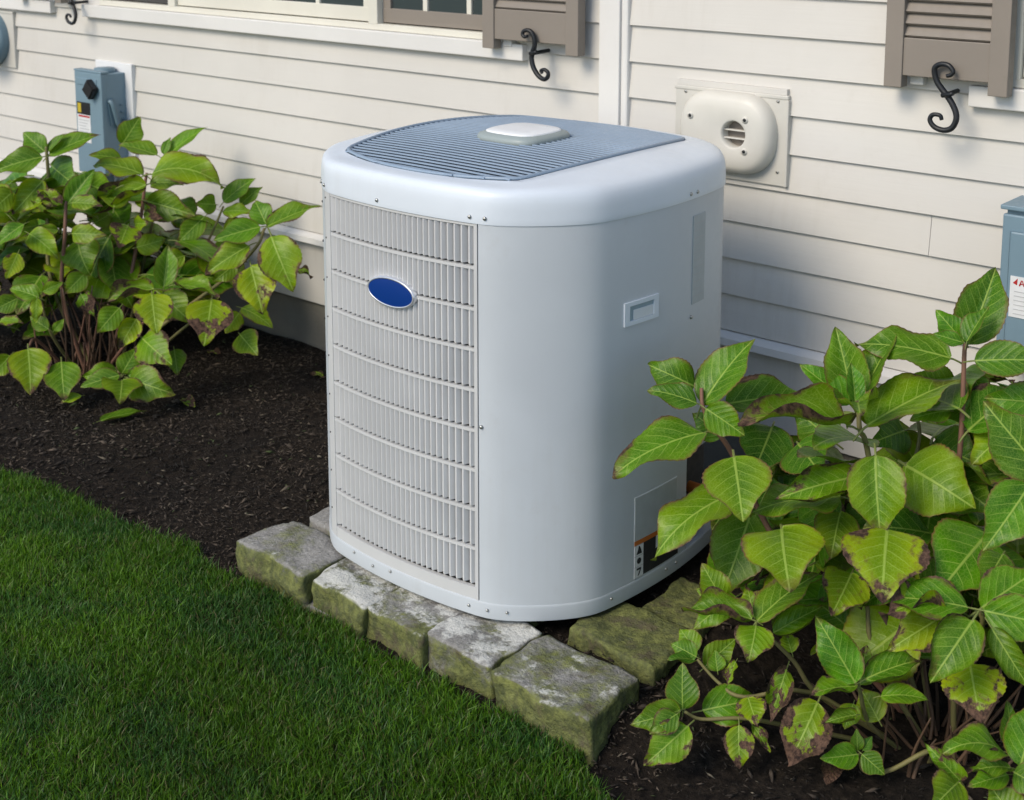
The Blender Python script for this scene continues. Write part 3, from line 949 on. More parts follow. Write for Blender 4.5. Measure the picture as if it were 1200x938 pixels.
# grille rods over the fan
ringp = []
for k in range(NB):
    x, y = opening(2 * math.pi * k / NB, .006)
    ringp.append(Vector((x, y, .9555 + arch(y))))
v, f = [], []
loops = []
for k in range(NB):
    p, q0, q1 = ringp[k], ringp[k - 1], ringp[(k + 1) % NB]
    tn = (q1 - q0).normalized(); nn = Vector((tn.y, -tn.x, 0))
    loops.append([p + nn * .0055 * math.cos(a) + Vector((0, 0, 1)) * .0045 * math.sin(a) for a in [i * math.pi / 4 for i in range(8)]])
loops.append(loops[0])
v, f = loft(loops)
mesh('rod_ring', v, f, M['rod'], ac, smooth=True)
inner = [opening(2 * math.pi * k / 720, .004) for k in range(720)]
NR = 40
for i in range(NR):
    y = OY - .366 + .732 * i / (NR - 1)
    xsn = [p[0] for p in inner if abs(p[1] - y) < .004]
    if not xsn: continue
    x0, x1 = min(xsn), max(xsn)
    loops = []
    for k in range(15):
        x = x0 + (x1 - x0) * k / 14
        X_, Y_ = x, y
        z = dome(X_, Y_)
        loops.append([(X_, Y_ - .0036, z), (X_, Y_ - .0026, z + .0028), (X_, Y_ + .0026, z + .0028), (X_, Y_ + .0036, z), (X_, Y_, z - .003)])
    v, f = loft(loops, True, True)
    mesh('rod', v, f, M['rod'], ac)
# cap over the motor
def cap_loop(s_, z):
    return [(*[c_ for c_ in outline_at(2 * math.pi * k / 64, .082 * s_, .024 * s_, .012 * s_)], z) for k in range(64)]
v, f = loft([cap_loop(1.0, .970), cap_loop(1.03, .977), cap_loop(1.03, .984), cap_loop(.99, .990), cap_loop(.84, .995)], True, False)
mesh('cap_rim', v, f, M['cap_rim'], ac, smooth=True)
v, f = loft([cap_loop(.845, .992), cap_loop(.835, .9965), cap_loop(.78, .999), cap_loop(.55, 1.001), cap_loop(.2, 1.002)], False, True)
mesh('cap', v, f, M['cap'], ac, smooth=True)
# fan under the rods
bm = bmesh.new()
for k in range(4):
    vs4 = []
    for r, w0 in ((.05, .03), (.25, .09)):
        for s_ in (-1, 1):
            a = k * math.pi / 2 + s_ * w0 / r
            vs4.append(bm.verts.new((r * math.cos(a), r * math.sin(a), .84 + s_ * .025)))
    bm.faces.new((vs4[0], vs4[1], vs4[3], vs4[2]))
bm_obj('fan_blades', bm, M['coil'], ac)
tube('fan_motor', [(0, 0, .72), (0, 0, .95)], .07, M['dark'], ac, 24)
strip('fan_shroud', 0, 2 * math.pi, .70, .705, -.05, -.40, M['dark'], seg=60)
# screws along the seams
def screw(th, z, off, r=.0046, mat='screw'):
    a = outl(th, off); b = outl(th, off + .0045)
    tube('screw', [(a[0], a[1], z), ((a[0] + b[0]) / 2, (a[1] + b[1]) / 2, z), (b[0], b[1], z)], [r, r, r * .6], M[mat], ac, 10)
for th, z, off in ((T1 - .035, .8900, .0012), (T1 + .035, .8900, .0012), (th_front(-.055), .8900, .0012), (T0 + .02, .8900, .0012), (T0 - .05, .8900, .0012), (T2 - .03, .8900, .0012), (T2 + .045, .8900, .0012),
                   (T2 + .012, .60, -.001), (T1 + .015, .435, 0), (T1 - .05, .020, .0045), (T1 + .04, .020, .0045), (T1 + .12, .020, .0045), (th_front(-.03), .028, .0045), (th_front(-.16), .028, .0045), (th_front(-.09), .02, .0045),
                   (th_right(-.20), .022, .0045), (th_right(-.01), .022, .0045), (th_right(.03), .022, .0045)):
    screw(th, z, off - (.0042 if z < .03 else 0), .0036 if z < .03 else .0046)
for q in range(9):
    screw(T0 - .07, .08 + q * .095, -.002, .0032, 'dark')
    screw(T0 + .02, .10 + q * .095, -.003, .0026, 'dark')
# badge
bt = th_front(W(461, 343, -.43)[0])
bx_, by_ = outl(bt, 0); bn = Vector((bx_ - outl(bt, -.02)[0], by_ - outl(bt, -.02)[1], 0)).normalized()
btan = Vector((-bn.y, bn.x, 0))
bz_ = un(461, 343, 1, -.435)[2]
def oval(a, b, off, n=48):
    c0 = Vector((bx_, by_, bz_)) + bn * off
    return [c0 + btan * (a * math.cos(2 * math.pi * k / n)) + Vector((0, 0, b * math.sin(2 * math.pi * k / n))) for k in range(n)]
v, f = loft([oval(.074, .0345, -.012), oval(.074, .0345, .004), oval(.0725, .033, .0065), oval(.0695, .030, .0068), oval(.0690, .0295, .0055)], False, False)
mesh('badge_rim', v, f, M['silver'], ac, smooth=True)
v, f = loft([oval(.0695, .030, .0055), oval(.05, .02, .0068), oval(.015, .006, .0072)], False, True)
mesh('badge', v, f, M['blue'], ac, smooth=True)

def patch(name, y0, y1, z0, z1, off, mat, parent=ac):
    """thin print or film on the right side, between two y positions"""
    return strip(name, th_right(y0), th_right(y1), z0, z1, off, -.002, mat, parent, seg=8)
def side_yz(px, py):
    p = un(px, py, 0, .432); return p[1], p[2]
# handle pocket
ya, zc = side_yz(735, 365); yb, zc2 = side_yz(770, 358)
hz = .662
frame = patch('handle_frame', ya, yb, hz + .017, hz + .026, .004, M['lid'])
patch('handle_frame', ya, yb, hz - .026, hz - .017, .004, M['lid'])
patch('handle_frame', ya, ya + .016, hz - .0172, hz + .0172, .0038, M['lid'])
patch('handle_frame', yb - .016, yb, hz - .0172, hz + .0172, .0038, M['lid'])
patch('handle_pocket', ya + .012, yb - .012, hz - .018, hz + .018, .0006, M['label_blue'])
patch('handle_grip', ya + .030, yb - .014, hz - .016, hz + .006, .0022, M['label_edge'])
# film labels
y0, z1 = side_yz(746, 585); y1, _ = side_yz(792, 562); _, z0 = side_yz(746, 635)
patch('rating_label_edge', y0 - .002, y1 + .002, z0 - .001, z1 + .002, .0006, M['label_edge'])
patch('rating_label', y0, y1, z0, z1, .0011, M['label_grey'])
zo = z0 - .012
patch('warning_label', y0, y1 + .01, zo, z0 - .001, .0010, M['orange'])
zb0 = .042
yc = y0 + .030
patch('warning_label', y0, yc, zb0, zo - .0005, .0010, M['label_white'])
patch('warning_label', yc, yc + .045, zb0, zo - .0005, .0010, M['dark'])
patch('warning_label', yc + .045, y1 + .01, zo - .030, zo - .0005, .0010, M['label_white'])
patch('warning_label', yc + .045, y1 + .01, zb0, zo - .030, .0010, M['dark'])
def glyph(poly, yy, zz, s_, mat='dark'):
    pts = []
    for a, b in poly:
        th = th_right(yy + a * s_)
        x, y = outl(th, .0014)
        pts.append((x, y, zz + b * s_))
    mesh('pictogram', pts, [tuple(range(len(pts)))], M[mat], ac)
gh = (zo - zb0) / 3
glyph([(-.5, -.5), (.5, -.5), (.35, .0), (.1, .5), (-.1, .5), (-.2, .1)], y0 + .015, zo - gh * .5, .019)
glyph([(.4 * math.cos(a * .785), .4 * math.sin(a * .785)) for a in range(8)], y0 + .015, zo - gh * 1.5, .019)
glyph([(-.4, .45), (.4, .45), (.4, .2), (.0, -.5), (-.22, -.5), (.15, .2), (-.4, .2)], y0 + .015, zo - gh * 2.5, .019)
glyph([(-.5, -.3), (-.2, -.5), (0, -.1), (.3, .1), (.2, .4), (-.1, .1), (-.3, .2)], yc + .065, zo - .014, .024)
glyph([(-.4, -.4), (.4, -.2), (.4, .0), (.1, .0), (.3, .4), (.1, .45), (-.1, .0)], yc + .098, zo - .014, .022)
for k_ in range(4):
    patch('seam_line', y0, yc, zo - gh * k_ - .0012, zo - gh * k_ + .0001, .0013, M['print_grey'])
ya, z1 = side_yz(812, 254); yb, _ = side_yz(827, 300); z0 = side_yz(812, 357)[1]
patch('circuit_label', ya + .004, yb + .004, z0, z1, .0002, M['circuit'])
for k_ in range(11):
    patch('print_line', ya + .010, yb - .002 - .01 * (k_ % 2), z1 - .02 - k_ * .017, z1 - .0185 - k_ * .017, .0006, M['print_grey'])
# refrigerant valves in the recess under the service panel
tube('copper_valve', [(.34, .14, .16), (.46, .16, .15), (.52, .165, .15)], .014, M['orange'], ac, 10)
tube('refrigerant_line', smooth_path([(.36, .20, .10), (.46, .22, .10), (.52, .30, .09), (.50, .55, .10), (.45, .74, .16)], 5), .022, M['black'], ac, 12)

# ---------------------------------------------------------------- stone edging the unit stands on
def G(px, py, z=-.012):
    p = un(px, py, 2, z); return p[0], p[1]
edging = tag(empty('stone_edging', (0, -.45, GZ)), 'row of mossy rough granite blocks carrying the air conditioner beside the lawn', 'stone edging')
def nvec(p):
    return Vector((mnoise.noise(p + Vector((31.4, 0, 0))), mnoise.noise(p + Vector((0, 47.2, 0))), mnoise.noise(p + Vector((0, 0, 73.9)))))
def stone(c4, top, bot, seed, moss, lit_spots, nsub=18, rough=.014, parent=edging):
    """c4: front-left, front-right, back-right, back-left corners of the top"""
    bm = bmesh.new()
    cs = [Vector((*c_, 0)) for c_ in c4]
    cen = sum(cs, Vector()) / 4
    bmesh.ops.create_cube(bm, size=2)
    bmesh.ops.subdivide_edges(bm, edges=bm.edges[:], cuts=nsub, use_grid_fill=True)
    mean = math.sqrt((cs[1] - cs[0]).length * (cs[3] - cs[0]).length)
    for v_ in bm.verts:
        u, w_, h = v_.co
        # round the edges of the cube
        rr = .055
        q = Vector((u, w_, h))
        cl = Vector([max(-1 + rr, min(1 - rr, c_)) for c_ in q])
        dlt = q - cl
        if dlt.length > 1e-6:
            q = cl + dlt.normalized() * min(rr, dlt.length)
        u, w_, h = q
        s_, t_ = (u + 1) / 2, (w_ + 1) / 2
        p = (cs[0] * (1 - s_) + cs[1] * s_) * (1 - t_) + (cs[3] * (1 - s_) + cs[2] * s_) * t_
        z = bot + (top - bot) * (h + 1) / 2
        taper = 1.05 - .03 * (1 - h) / 2
        p = cen + (p - cen) * taper
        P_ = Vector((p.x, p.y, z))
        sv = Vector((seed * 7.1, seed * 3.3, 0))
        n1 = nvec(P_ * 9 + sv) * rough
        n2 = nvec(P_ * 26 + sv) * rough * .45
        n3 = nvec(P_ * 70 + sv) * rough * .16
        d = n1 + n2 + n3
        if h > .7: d.z = d.z * .6
        v_.co = P_ + d
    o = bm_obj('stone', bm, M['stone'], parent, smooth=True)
    o.color = (moss, lit_spots, 0, 1)  # amounts of moss and of light spots painted into the colour
    return o
SB = -.17
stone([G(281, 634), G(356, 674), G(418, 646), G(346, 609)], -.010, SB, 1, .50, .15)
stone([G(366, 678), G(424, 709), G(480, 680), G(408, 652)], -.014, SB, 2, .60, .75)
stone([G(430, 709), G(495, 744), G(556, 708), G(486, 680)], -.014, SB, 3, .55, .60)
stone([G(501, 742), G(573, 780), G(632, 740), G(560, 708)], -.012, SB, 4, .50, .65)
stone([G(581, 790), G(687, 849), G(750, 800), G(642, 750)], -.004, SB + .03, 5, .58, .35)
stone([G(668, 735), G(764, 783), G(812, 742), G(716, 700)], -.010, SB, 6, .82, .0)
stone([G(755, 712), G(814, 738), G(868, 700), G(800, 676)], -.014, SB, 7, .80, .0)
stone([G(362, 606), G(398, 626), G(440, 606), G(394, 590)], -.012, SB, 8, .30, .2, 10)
# lower course showing under the corner block and along the front
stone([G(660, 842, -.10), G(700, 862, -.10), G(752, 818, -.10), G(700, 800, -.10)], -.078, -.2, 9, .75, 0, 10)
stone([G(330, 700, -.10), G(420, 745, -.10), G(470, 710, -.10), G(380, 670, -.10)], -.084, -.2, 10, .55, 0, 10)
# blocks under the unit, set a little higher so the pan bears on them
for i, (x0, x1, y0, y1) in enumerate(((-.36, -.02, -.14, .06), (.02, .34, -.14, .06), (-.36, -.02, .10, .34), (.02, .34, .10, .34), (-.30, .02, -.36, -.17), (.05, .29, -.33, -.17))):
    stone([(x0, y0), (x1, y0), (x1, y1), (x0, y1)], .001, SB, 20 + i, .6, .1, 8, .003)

# ---------------------------------------------------------------- hydrangeas
def leaf_mesh(seed, droop, fold, wave, curl, NU=30, NV=8):
    r = random.Random(seed)
    skew = r.uniform(-.06, .06)
    ph = r.uniform(0, 6)
    vs_, uvs, eds = [], [], []
    # centre line bending downwards
    ang = droop * .45
    cx_, cz_ = 0.0, 0.0
    line = []
    for i in range(NU + 1):
        line.append((cx_, cz_, ang))
        cx_ += math.cos(ang) / NU; cz_ += math.sin(ang) / NU
        ang -= droop * (0.5 + 1.0 * i / NU) / NU
    ex, ez = line[-1][0], line[-1][1]
    L_ = math.hypot(ex, ez); ca, sa = ex / L_, ez / L_
    for i, (x, z, a) in enumerate(line):
        u = i / NU
        h = 1.66 * (u + .006) ** .64 * (1 - u) ** .95 * .5 * (1 - .26 * math.sin(math.pi * max(0, (u - .62) / .38)))
        h *= 1 + .045 * math.sin(u * 9 + ph)
        if i in (0,): h = .012
        if i == NU: h = .002
        tooth = (.022 if i % 2 else -.012) * (1 if 2 < i < NU else 0)
        for j in range(NV + 1):
            w_ = -1 + 2 * j / NV
            aw = abs(w_)
            y = h * w_ * (1 + (tooth if j in (0, NV) else 0)) + skew * (u * (1 - u)) * .6
            lift = fold * aw * h * (1.0) - .35 * fold * (aw ** 2) * h
            lift += wave * math.sin(u * 11 + ph + (2 if w_ > 0 else 0)) * aw ** 2 * .055
            sv = u - .62 * h * aw * 2
            lift += -.006 * (math.cos(sv * 7.0 * 2 * math.pi) * .5) * min(1, aw * 3) * (1 - aw) * 1.2
            if curl and aw > .7:
                lift += curl * (aw - .7) * .55 * h * 2
                y *= 1 - curl * (aw - .7) * .55
            # local frame of the centre line
            X_ = x - math.sin(a) * lift
            Z_ = z + math.cos(a) * lift
            xr, zr = (X_ * ca + Z_ * sa) / L_, (-X_ * sa + Z_ * ca) / L_
            vs_.append((xr, y / L_ * 1.0, zr))
            uvs.append((u, h * w_ * 1.6)); eds.append((u, w_))
    fs = []
    n_ = NV + 1
    for i in range(NU):
        for j in range(NV):
            a = i * n_ + j
            fs.append((a, a + 1, a + 1 + n_, a + n_))
    # petiole
    base = len(vs_)
    pl = [(-.16, -.085), (-.09, -.040), (-.03, -.010), (.02, -.004)]
    for x, z in pl:
        for k in range(5):
            vs_.append((x, .013 * math.cos(k * 1.2566), z + .011 * math.sin(k * 1.2566)))
            uvs.append((-.1, .2)); eds.append((-.1, .0))
    for i in range(3):
        for k in range(5):
            a = base + i * 5 + k; b = base + i * 5 + (k + 1) % 5
            fs.append((a, b, b + 5, a + 5))
    me = bpy.data.meshes.new('leaf')
    me.from_pydata(vs_, [], fs)
    for nm, dat in (('UVMap', uvs), ('Edge', eds)):
        lay = me.uv_layers.new(name=nm)
        lay.data.foreach_set('uv', [c_ for l in me.loops for c_ in dat[l.vertex_index]])
    me.shade_smooth()
    me.materials.append(M['leaf'])
    return me
LEAF = {'n': [leaf_mesh(i, d, f_, w_, 0) for i, (d, f_, w_) in enumerate([(.45, .35, .5), (.7, .25, .8), (.25, .5, .6), (.9, .3, .5), (.55, .15, 1.0), (.35, .4, .3), (.6, .45, .9)])],
        'd': [leaf_mesh(20 + i, d, .25, 1.0, 0) for i, d in enumerate((1.3, 1.6, 1.1))],
        'f': [leaf_mesh(30 + i, .3, f_, .5, 0) for i, f_ in enumerate((.8, 1.0))],
        'c': [leaf_mesh(40 + i, .7, .3, 1.2, c_) for i, c_ in enumerate((1.3, 1.8, .9))],
        'w': [leaf_mesh(50 + i, 1.0, .4, 2.6, 1.0) for i in range(3)]}
fwd = Vector(ROT[2]); UP = Vector((0, 0, 1))
def put_leaf(plant, base, tip, Wd, n, kind, yellow, brown):
    a = tip - base
    L_ = a.length
    a = a / L_
    n = (n - a * n.dot(a)).normalized()
    s_ = n.cross(a)
    me = rnd.choice(LEAF[kind])
    o = bpy.data.objects.new('leaf', me)
    COL.objects.link(o)
    mat = Matrix(((a.x * L_, s_.x * Wd, n.x * L_, base.x), (a.y * L_, s_.y * Wd, n.y * L_, base.y), (a.z * L_, s_.z * Wd, n.z * L_, base.z), (0, 0, 0, 1)))
    o.parent = plant
    o.matrix_parent_inverse = Matrix.Translation(-plant.location)
    o.matrix_basis = mat
    o.color = (min(1, yellow * 1.05 + rnd.uniform(0, .08)), brown, rnd.random(), 1)
    return o
WMAX = .90            # mesh width at scale 1 is about .72
def hero(plant, b, tp, wpx, depth, yellow=.15, brown=.12, kind='n', lean=None):
    """leaf from pixel b to pixel tp, wpx wide, its base at that depth"""
    P0 = at(b[0], b[1], depth)
    ppm = F / depth
    lpx = math.hypot(tp[0] - b[0], tp[1] - b[1])
    l_m, w_m = lpx / ppm, wpx / ppm
    Lt = max(l_m * 1.03, w_m * 1.38)
    dd = math.sqrt(max(0, Lt * Lt - l_m * l_m))
    if lean is None:
        lean = 1 if tp[1] < b[1] - 4 else -1
    P1 = at(tp[0], tp[1], depth + lean * dd)
    a = (P1 - P0)
    Lr = a.length; a.normalize()
    Wt = max(w_m, min(.52 * Lr, w_m * 1.8))
    toC = (Vector(CAM) - P0).normalized()
    nc = (toC - a * toC.dot(a)).normalized()
    th = math.acos(max(-1, min(1, w_m / Wt)))
    best = None
    for sgn_ in (1, -1):
        n_ = Matrix.Rotation(sgn_ * th, 3, a) @ nc
        if best is None or n_.z > best.z: best = n_
    return put_leaf(plant, P0, P1, Wt / .55, best, kind, yellow, brown)

def stem(plant, pts, r0, r1, mat='stem_green'):
    p = smooth_path(pts, 5)
    n_ = len(p)
    return tube('stem', p, [r0 + (r1 - r0) * i / (n_ - 1) for i in range(n_)], M[mat], plant, 7)

hyR = tag(empty('hydrangea', (1.10, -.06, GZ)), 'large leafy green hydrangea with browning leaf edges, right beside the air conditioner', 'shrub')
H_ = lambda *a, **k: hero(hyR, *a, **k)
# (base, tip, width, depth, yellow, brown, kind)
right_leaves = [
 ((823, 474), (885, 397), 44, 2.78, .05, .10, 'n'), ((817, 473), (758, 458), 27, 2.76, .0, .06, 'n'), ((814, 453), (760, 428), 38, 2.80, .05, .10, 'd'),
 ((827, 479), (873, 511), 38, 2.74, .10, .14, 'n'), ((826, 507), (717, 560), 45, 2.74, .15, .20, 'n'), ((850, 474), (946, 464), 46, 2.86, .10, .30, 'n'),
 ((846, 512), (812, 484), 34, 2.84, .0, .05, 'n'), ((860, 535), (871, 612), 73, 2.70, .30, .10, 'n'), ((856, 580), (766, 657), 46, 2.74, .35, .16, 'd'),
 ((880, 602), (846, 700), 64, 2.82, .2, .1, 'n'), ((916, 619), (926, 694), 86, 2.62, .45, .10, 'n'),
 ((887, 728), (962, 672), 34, 2.58, .15, .18, 'n'), ((881, 726), (800, 717), 27, 2.58, .15, .30, 'c'), ((886, 733), (877, 777), 40, 2.57, .30, .32, 'd'),
 ((884, 724), (876, 688), 32, 2.64, .45, .60, 'w'), ((906, 742), (962, 712), 34, 2.62, .2, .25, 'c'), ((848, 704), (822, 660), 34, 2.66, .3, .15, 'n'),
 ((847, 706), (815, 690), 20, 2.66, .3, .15, 'n'),
 ((800, 832), (800, 777), 37, 2.62, .10, .05, 'n'), ((796, 833), (739, 849), 33, 2.60, .2, .14, 'd'), ((793, 837), (761, 861), 27, 2.58, .1, .22, 'n'),
 ((806, 851), (754, 898), 42, 2.58, .25, .36, 'n'), ((823, 833), (888, 820), 40, 2.64, .1, .05, 'd'),
 ((816, 770), (786, 754), 26, 2.68, .1, .05, 'n'), ((815, 774), (782, 773), 12, 2.68, .0, .05, 'n'), ((826, 782), (862, 749), 30, 2.70, .25, .25, 'n'), ((841, 787), (838, 762), 20, 2.68, .1, .1, 'n'),
 ((816, 765), (797, 737), 30, 2.72, .3, .15, 'n'), ((877, 818), (888, 850), 36, 2.60, .6, .55, 'n'), ((866, 850), (867, 902), 33, 2.58, .5, .75, 'n'),
 ((922, 784), (903, 842), 32, 2.58, .4, 1.15, 'w'), ((928, 765), (921, 741), 24, 2.62, .6, .35, 'n'), ((958, 824), (924, 896), 54, 2.56, .55, .70, 'd'),
 ((862, 776), (852, 805), 14, 2.6, .5, 1.3, 'w'), ((882, 850), (900, 880), 16, 2.58, .4, 1.4, 'w'),
 ((1002, 800), (956, 722), 47, 2.50, .0, .12, 'n'), ((1014, 796), (1081, 774), 36, 2.50, .05, .22, 'c'), ((1003, 805), (948, 816), 22, 2.50, .2, .34, 'c'), ((1008, 803), (1016, 756), 34, 2.56, .2, .3, 'n'),
 ((1032, 816), (1088, 821), 22, 2.50, .15, .12, 'n'), ((1030, 845), (1008, 806), 36, 2.56, .5, .15, 'n'), ((1003, 838), (966, 848), 20, 2.50, .2, .3, 'c'), ((1000, 825), (990, 855), 24, 2.54, .4, .1, 'n'),
 ((1135, 712), (1029, 700), 42, 2.40, .05, .22, 'n'), ((1150, 713), (1216, 668), 54, 2.40, .12, .18, 'n'), ((1153, 716), (1245, 736), 48, 2.38, .1, .18, 'n'),
 ((1140, 727), (1090, 801), 64, 2.36, .12, .26, 'c'), ((1162, 736), (1207, 808), 42, 2.36, .2, .30, 'c'), ((1112, 718), (1040, 763), 48, 2.46, .75, .40, 'n'),
 ((1137, 778), (1150, 848), 64, 2.42, .75, .62, 'n'), ((1122, 716), (1033, 724), 24, 2.44, .4, .75, 'w'), ((1040, 620), (1034, 708), 88, 2.54, .62, .42, 'n'),
 ((1026, 534), (1032, 629), 66, 2.58, .35, .15, 'f'), ((1062, 546), (1142, 596), 80, 2.66, .40, .10, 'd'), ((1157, 626), (1096, 700), 84, 2.56, .05, .06, 'n'),
 ((1207, 568), (1152, 646), 58, 2.44, .05, .10, 'n'), ((1228, 560), (1152, 470), 66, 2.46, .10, .12, 'n'), ((1235, 474), (1153, 467), 44, 2.62, .0, .10, 'n'),
 ((1134, 404), (1167, 314), 56, 2.66, .05, .08, 'f'), ((1130, 402), (1096, 363), 30, 2.64, .0, .05, 'n'), ((1133, 401), (1159, 360), 20, 2.60, .0, .05, 'f'), ((1127, 401), (1093, 391), 17, 2.60, .0, .05, 'n'),
 ((1114, 420), (1002, 404), 42, 2.66, .10, .10, 'n'), ((1142, 423), (1228, 424), 40, 2.60, .05, .10, 'n'), ((1112, 482), (1066, 493), 24, 2.66, .2, .1, 'n'), ((1120, 455), (1068, 440), 40, 2.78, .1, .1, 'n'),
 ((1138, 440), (1158, 470), 26, 2.72, .0, .1, 'n'), ((1122, 462), (1140, 505), 52, 2.76, .0, .05, 'n'),
 ((1000, 472), (979, 383), 50, 2.68, .10, .08, 'f'), ((996, 474), (937, 427), 32, 2.66, .0, .06, 'n'), ((1008, 472), (1051, 392), 34, 2.66, .10, .08, 'f'), ((1002, 470), (997, 425), 22, 2.62, .0, .03, 'f'),
 ((1016, 499), (1127, 445), 46, 2.62, .28, .18, 'n'), ((996, 499), (864, 496), 32, 2.62, .25, .34, 'c'), ((1006, 474), (1008, 486), 58, 2.60, .2, .30, 'c'),
 ((997, 560), (908, 586), 50, 2.64, .30, .55, 'c'), ((1196, 898), (1216, 818), 52, 2.32, .05, .08, 'n'), ((1176, 881), (1105, 884), 32, 2.34, .15, .15, 'd'),
 ((1186, 880), (1180, 821), 26, 2.38, .05, .08, 'n'), ((1184, 900), (1134, 906), 26, 2.32, .15, .50, 'w'), ((1125, 915), (1084, 871), 28, 2.36, .2, .62, 'w'),
 ((1123, 917), (1092, 948), 42, 2.34, .3, .12, 'n'), ((1181, 908), (1134, 922), 26, 2.34, .1, .1, 'n'), ((1192, 962), (1160, 920), 46, 2.30, .2, .05, 'n'), ((1188, 905), (1222, 925), 34, 2.32, .1, .1, 'n'),
 ((1005, 884), (961, 889), 28, 2.54, .05, .0, 'n'), ((1010, 884), (1037, 908), 26, 2.54, .05, .0, 'n'), ((1005, 880), (1004, 854), 15, 2.56, .05, .0, 'n'), ((1011, 880), (1022, 863), 13, 2.56, .0, .0, 'n'),
 ((882, 640), (820, 694), 52, 2.88, .1, .1, 'n'), ((874, 556), (834, 622), 48, 2.90, .05, .1, 'n'), ((862, 700), (812, 738), 32, 2.74, .2, .12, 'n'), ((905, 560), (868, 640), 56, 2.88, .1, .1, 'n'),
 ((945, 600), (900, 560), 56, 2.84, .0, .1, 'n'), ((1000, 740), (950, 700), 50, 2.72, .1, .2, 'n'), ((1075, 770), (1110, 720), 52, 2.62, .2, .3, 'n'), ((930, 700), (905, 735), 40, 2.72, .1, .2, 'n'),
 ((1092, 590), (1084, 645), 58, 2.72, .2, .1, 'n'), ((985, 600), (974, 655), 48, 2.72, .45, .1, 'n'), ((998, 672), (974, 722), 52, 2.62, .5, .40, 'n'), ((935, 520), (965, 560), 60, 2.84, .0, .1, 'n'),
 ((905, 500), (880, 560), 60, 2.90, .0, .1, 'n'), ((980, 520), (930, 480), 50, 2.85, .1, .1, 'n'), ((1060, 505), (1020, 520), 46, 2.80, .0, .05, 'n'), ((1095, 520), (1150, 545), 60, 2.78, .05, .05, 'n'),
 ((1110, 560), (1165, 600), 60, 2.7, .15, .1, 'n'), ((1175, 650), (1150, 690), 40, 2.5, .1, .15, 'n'), ((1085, 700), (1120, 660), 50, 2.62, .1, .1, 'n'), ((955, 660), (1000, 640), 50, 2.76, .3, .1, 'n'),
]
for b, tp, w_, dp, ye, br, kd in right_leaves:
    H_(b, tp, w_, dp, ye, br, kd)
RB = lambda dx, dy: Vector((1.10 + dx, -.06 + dy, GZ - .02))
def S(plant, base, pts, r0=.006, r1=.0035, mat='stem_green'):
    stem(plant, [base] + [at(*p) for p in pts], r0, r1, mat)
S(hyR, RB(-.06, .06), [(960, 720, 2.76), (890, 600, 2.78), (858, 532, 2.78), (836, 500, 2.77), (824, 478, 2.77), (822, 455, 2.78)], .007, .004, 'stem_red')
S(hyR, RB(-.02, .04), [(1040, 700, 2.70), (1018, 535, 2.66), (1008, 505, 2.64), (1006, 480, 2.64), (1003, 455, 2.64)], .007, .004, 'stem_green')
S(hyR, RB(.03, .04), [(1110, 680, 2.70), (1122, 560, 2.66), (1127, 500, 2.65), (1130, 420, 2.64), (1131, 402, 2.64)], .007, .004, 'stem_red')
S(hyR, RB(.06, -.03), [(1120, 790, 2.55), (1150, 735, 2.42), (1147, 716, 2.40)], .006, .004)
S(hyR, RB(-.03, -.04), [(1020, 850, 2.58), (1008, 812, 2.52), (1005, 800, 2.51)], .005, .0035)
S(hyR, RB(-.06, -.02), [(960, 815, 2.64), (930, 775, 2.62), (886, 732, 2.59)], .006, .0035)
S(hyR, RB(-.06, -.02), [(950, 812, 2.63), (872, 817, 2.63), (843, 801, 2.66), (817, 773, 2.68)], .005, .003)
S(hyR, RB(-.05, -.03), [(920, 850, 2.64), (868, 842, 2.62), (822, 843, 2.62), (802, 834, 2.61)], .005, .003)
S(hyR, RB(.08, -.05), [(1185, 925, 2.45), (1194, 900, 2.34)], .005, .0035)
S(hyR, RB(-.02, -.06), [(1015, 905, 2.60), (1007, 884, 2.55)], .004, .003)
S(hyR, RB(.02, -.06), [(1090, 880, 2.55), (1050, 900, 2.55), (1035, 905, 2.56)], .005, .004)
S(hyR, RB(0, 0), [(1026, 770, 2.62), (1016, 705, 2.64)], .006, .004)
S(hyR, RB(.0, .02), [(1060, 620, 2.75), (1078, 510, 2.80), (1062, 470, 2.82)], .006, .003)
for k in range(46):
    a = rnd.uniform(0, 6.28); r = rnd.uniform(0, .15)
    b = Vector((1.12 + r * math.cos(a), -.07 + r * math.sin(a), GZ - .02))
    tip = b + Vector((rnd.uniform(-.10, .10) + math.cos(a) * .05, rnd.uniform(-.10, .10) + math.sin(a) * .05, rnd.uniform(.10, .34)))
    mid_ = (b + tip) / 2 + Vector((rnd.uniform(-.02, .02), rnd.uniform(-.02, .02), 0))
    stem(hyR, [b, mid_, tip], rnd.uniform(.0025, .0055), .0015, 'stem_dead')

def fill(plant, cen, rad, n_, seed, inside, size, minz=-.04):
    r = random.Random(seed)
    k = tries = 0
    while k < n_ and tries < 9000:
        tries += 1
        v_ = Vector((r.gauss(0, 1), r.gauss(0, 1), r.gauss(0, 1))).normalized() * r.random() ** .4
        p = Vector((cen[0] + v_.x * rad[0], cen[1] + v_.y * rad[1], cen[2] + v_.z * rad[2]))
        out_ = Vector((v_.x, v_.y, v_.z * .3 - .15)) + Vector((r.uniform(-.5, .5), r.uniform(-.5, .5), r.uniform(-.4, .3)))
        L_ = size * r.uniform(.6, 1.15)
        tip = p + out_.normalized() * L_
        if min(p.z, tip.z) < minz or max(p.y, tip.y) > WY - .07: continue
        if not (inside(*project(p)) and inside(*project(tip))): continue
        n2 = Vector((r.uniform(-.5, .5), r.uniform(-.5, .5), 1)) + Vector((v_.x, v_.y, 0)) * .6
        put_leaf(plant, p, tip, L_ * r.uniform(.62, .80) / .53, n2, r.choice('nnnd'), r.random() ** 2 * .7, r.random() ** 3 * .6)
        k += 1
